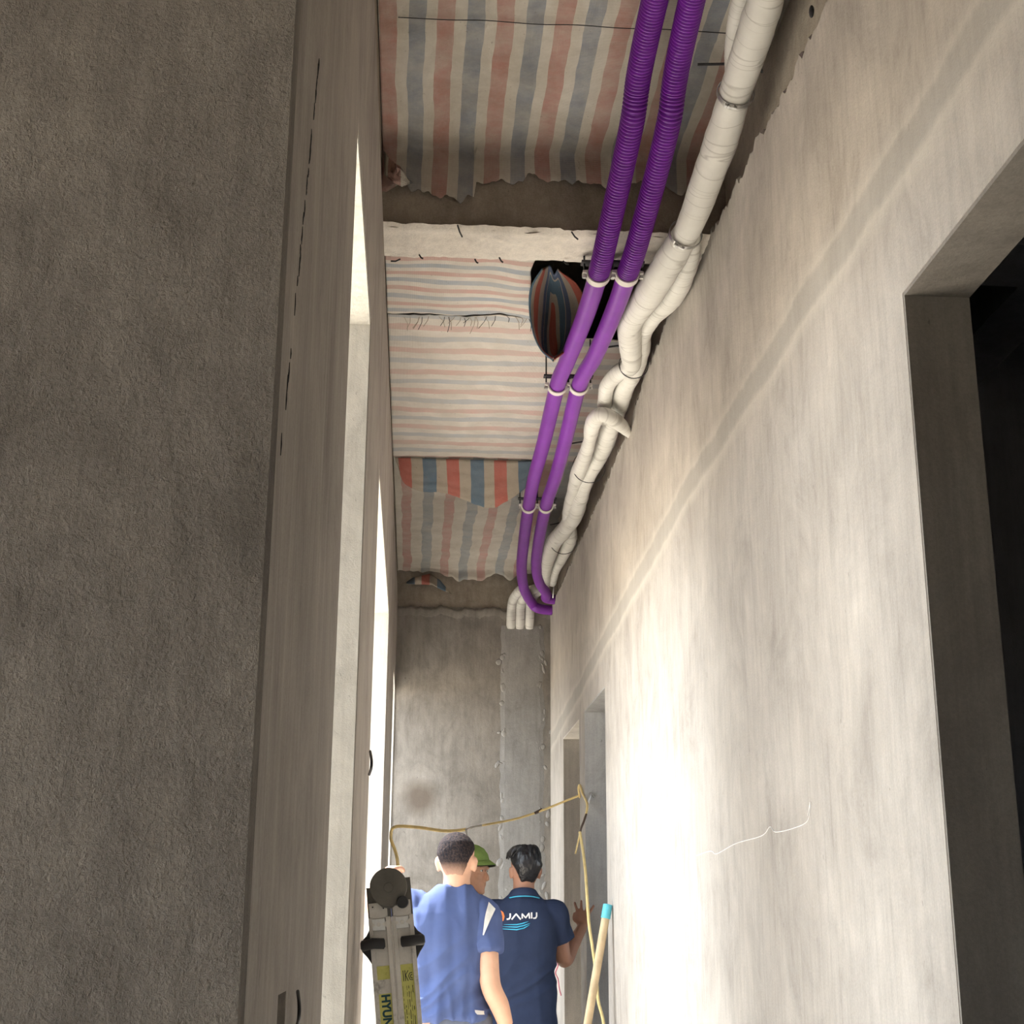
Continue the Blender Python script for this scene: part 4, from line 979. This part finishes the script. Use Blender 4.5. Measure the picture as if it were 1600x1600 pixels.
displace(tb2, folds(3, .004)); meshobj('trousers', tb2, M['dark_fab'], p2); shoes(sh, p2)
S = hairsec([(.055, -.045, -.004), (.07, -.034, .002), (.09, -.024, .006), (.11, -.014, .009), (.13, .0, .011), (.15, .03, .012), (.17, .08, .012), (.185, .10, .012), (.20, .10, .012), (.215, .09, .012)], .006)
S += [(.230, 0, -.002, .066, .078), (.243, 0, -.002, .048, .060), (.252, 0, -.002, .024, .034)]
ex = []
for k in range(16):       # combed locks falling to the person's left side
    y = -.05 + .10 * k / 15 + random.uniform(-.01, .01); z = .236 + random.uniform(-.006, .006); l = random.uniform(.8, 1.15)
    ex.append(limb([(.01, y, z), (-.045, y + .004, z + .002), (-.074 - .008 * l, y + .008, z - .024 * l), (-.084 - .008 * l, y + .010, z - .055 * l)], [.013, .014, .009, .003], 8, 4))
for k in range(14):
    a_ = random.uniform(-2.6, .2); ex.append(limb([(.01, -.01, .240), (.04 * math.cos(a_) + .01, .05 * math.sin(a_) - .01, .246), (.075 * math.cos(a_), .095 * math.sin(a_) - .005, .205), (.082 * math.cos(a_), .104 * math.sin(a_) - .005, .165)], [.008, .011, .009, .003], 8, 4))
hairobj(S, htf2, M['hair2'], p2, ex, .0022, .0038)

# -- person with the green cap, behind the first one
b3 = Vector((.262, 7.52, 0))
def L3(x, y, z): return b3 + Vector((x, y, z))
hd, htf3 = headVF(L3(.030, -.005, 1.496), math.radians(-118), .97, tilt=math.radians(-6))
lg, tr, sh = legs(b3)
Rs = L3(.02, -.165, 1.40); Re = L3(.05, -.20, 1.12); Rw = L3(.12, -.12, .92); Ls = L3(.02, .165, 1.40); Le = L3(.05, .20, 1.12); Lw = L3(.12, .14, .92)
body = [sectVF([(z, b3.x, b3.y, rx, ry) for z, rx, ry in ((.80, .10, .145), (.90, .105, .15), (1.05, .095, .13), (1.22, .105, .14), (1.34, .10, .145), (1.41, .08, .13), (1.455, .062, .085))]),
        tubeVF([L3(0, 0, 1.40), L3(.0, 0, 1.46), L3(.008, -.003, 1.52), L3(.014, -.005, 1.58)], [.068, .060, .056, .056], 18),
        limb([L3(0, -.1, 1.40), Rs, (Rs + Re) / 2, Re, (Re + Rw) / 2, Rw], [.05, .052, .045, .040, .035, .027], k=5), limb([L3(0, .1, 1.40), Ls, (Ls + Le) / 2, Le, (Le + Lw) / 2, Lw], [.05, .052, .045, .040, .035, .027], k=5)]
body += hd + lg + hand(Rw, Rw + Vector((.08, .02, -.06)), (0, 1, 0), .4, .08, 1) + hand(Lw, Lw + Vector((.08, -.02, -.06)), (0, -1, 0), .4, .08, -1)
me = remesh(join(*body), .0055, 2)
p3 = meshobj('person', me, M['skin3']); tag(p3, 'person in a green cap, face in profile, mostly hidden behind the blue T-shirt', 'person')
shirt = [sectVF([(z, b3.x, b3.y, rx, ry) for z, rx, ry in ((.90, .12, .158), (1.08, .115, .152), (1.22, .118, .158), (1.33, .116, .160), (1.395, .096, .152), (1.44, .080, .12), (1.465, .068, .078))], 32, 2.35)]
for a_, b_, e_ in ((Rs, L3(0, -.09, 1.40), Re), (Ls, L3(0, .09, 1.40), Le)): shirt.append(limb([b_, a_, a_.lerp(e_, .3), a_.lerp(e_, .6)], [.056, .062, .060, .058], 16))
me = remesh(join(*shirt), .007, 4); displace(me, folds(7.7, .004)); meshobj('shirt', me, M['olive'], p3)
tb3 = remesh(join(*tr, sectVF([(z, b3.x, b3.y, rx, ry) for z, rx, ry in ((.74, .11, .15), (.84, .115, .155), (.95, .11, .15))], 28)), .009, 3)
meshobj('trousers', tb3, M['dark_fab'], p3); shoes(sh, p3)
hairobj(hairsec([(.075, -.05, 0), (.10, -.03, 0), (.12, -.022, 0), (.14, -.01, 0), (.165, .02, 0), (.18, .04, 0)], .005), htf3, M['hair2'], p3)
capS = [(z + .010, x, y, p, q) for z, x, y, p, q in [(.150, 0, -.004, .083, .104), (.175, 0, -.004, .084, .103), (.205, 0, -.006, .077, .093), (.232, 0, -.008, .058, .070), (.246, 0, -.010, .032, .040), (.250, 0, -.010, .008, .010)]]
V, F = htf3(sectVF(capS, 32, 2.15)); cap = mk('cap', V, F, M['cap'], p3, True)
def brim(off):
    V, F = [], []
    for i in range(9):
        t = i / 8
        for k in range(25):
            a_ = math.pi * (.08 + .84 * k / 24); rx = .080 - .004 * t; x = rx * math.cos(a_); y = .030 + (.072 + .040 * t) * math.sin(a_)
            V.append((x, y, .184 + off - .020 * t - 2.6 * x * x))
    for i in range(8):
        for k in range(24): F.append((i * 25 + k, i * 25 + k + 1, (i + 1) * 25 + k + 1, (i + 1) * 25 + k))
    return V, F
o = mk('brim', *htf3(brim(0)), M['cap'], cap, True); m = o.modifiers.new('t', 'SOLIDIFY'); m.thickness = .003
o = mk('brim_lining', *htf3(brim(-.005)), M['cap_under'], cap, True); m = o.modifiers.new('t', 'SOLIDIFY'); m.thickness = .002
for sx in (-1, 1):
    mk('eye', *htf3(ellVF((sx * .032, .0825, .127), (.013, .006, .006), 12, 8)), M['eye'], p3, True)
    mk('pupil', *htf3(ellVF((sx * .032, .0872, .127), (.005, .0025, .005), 10, 6)), M['black'], p3, True)
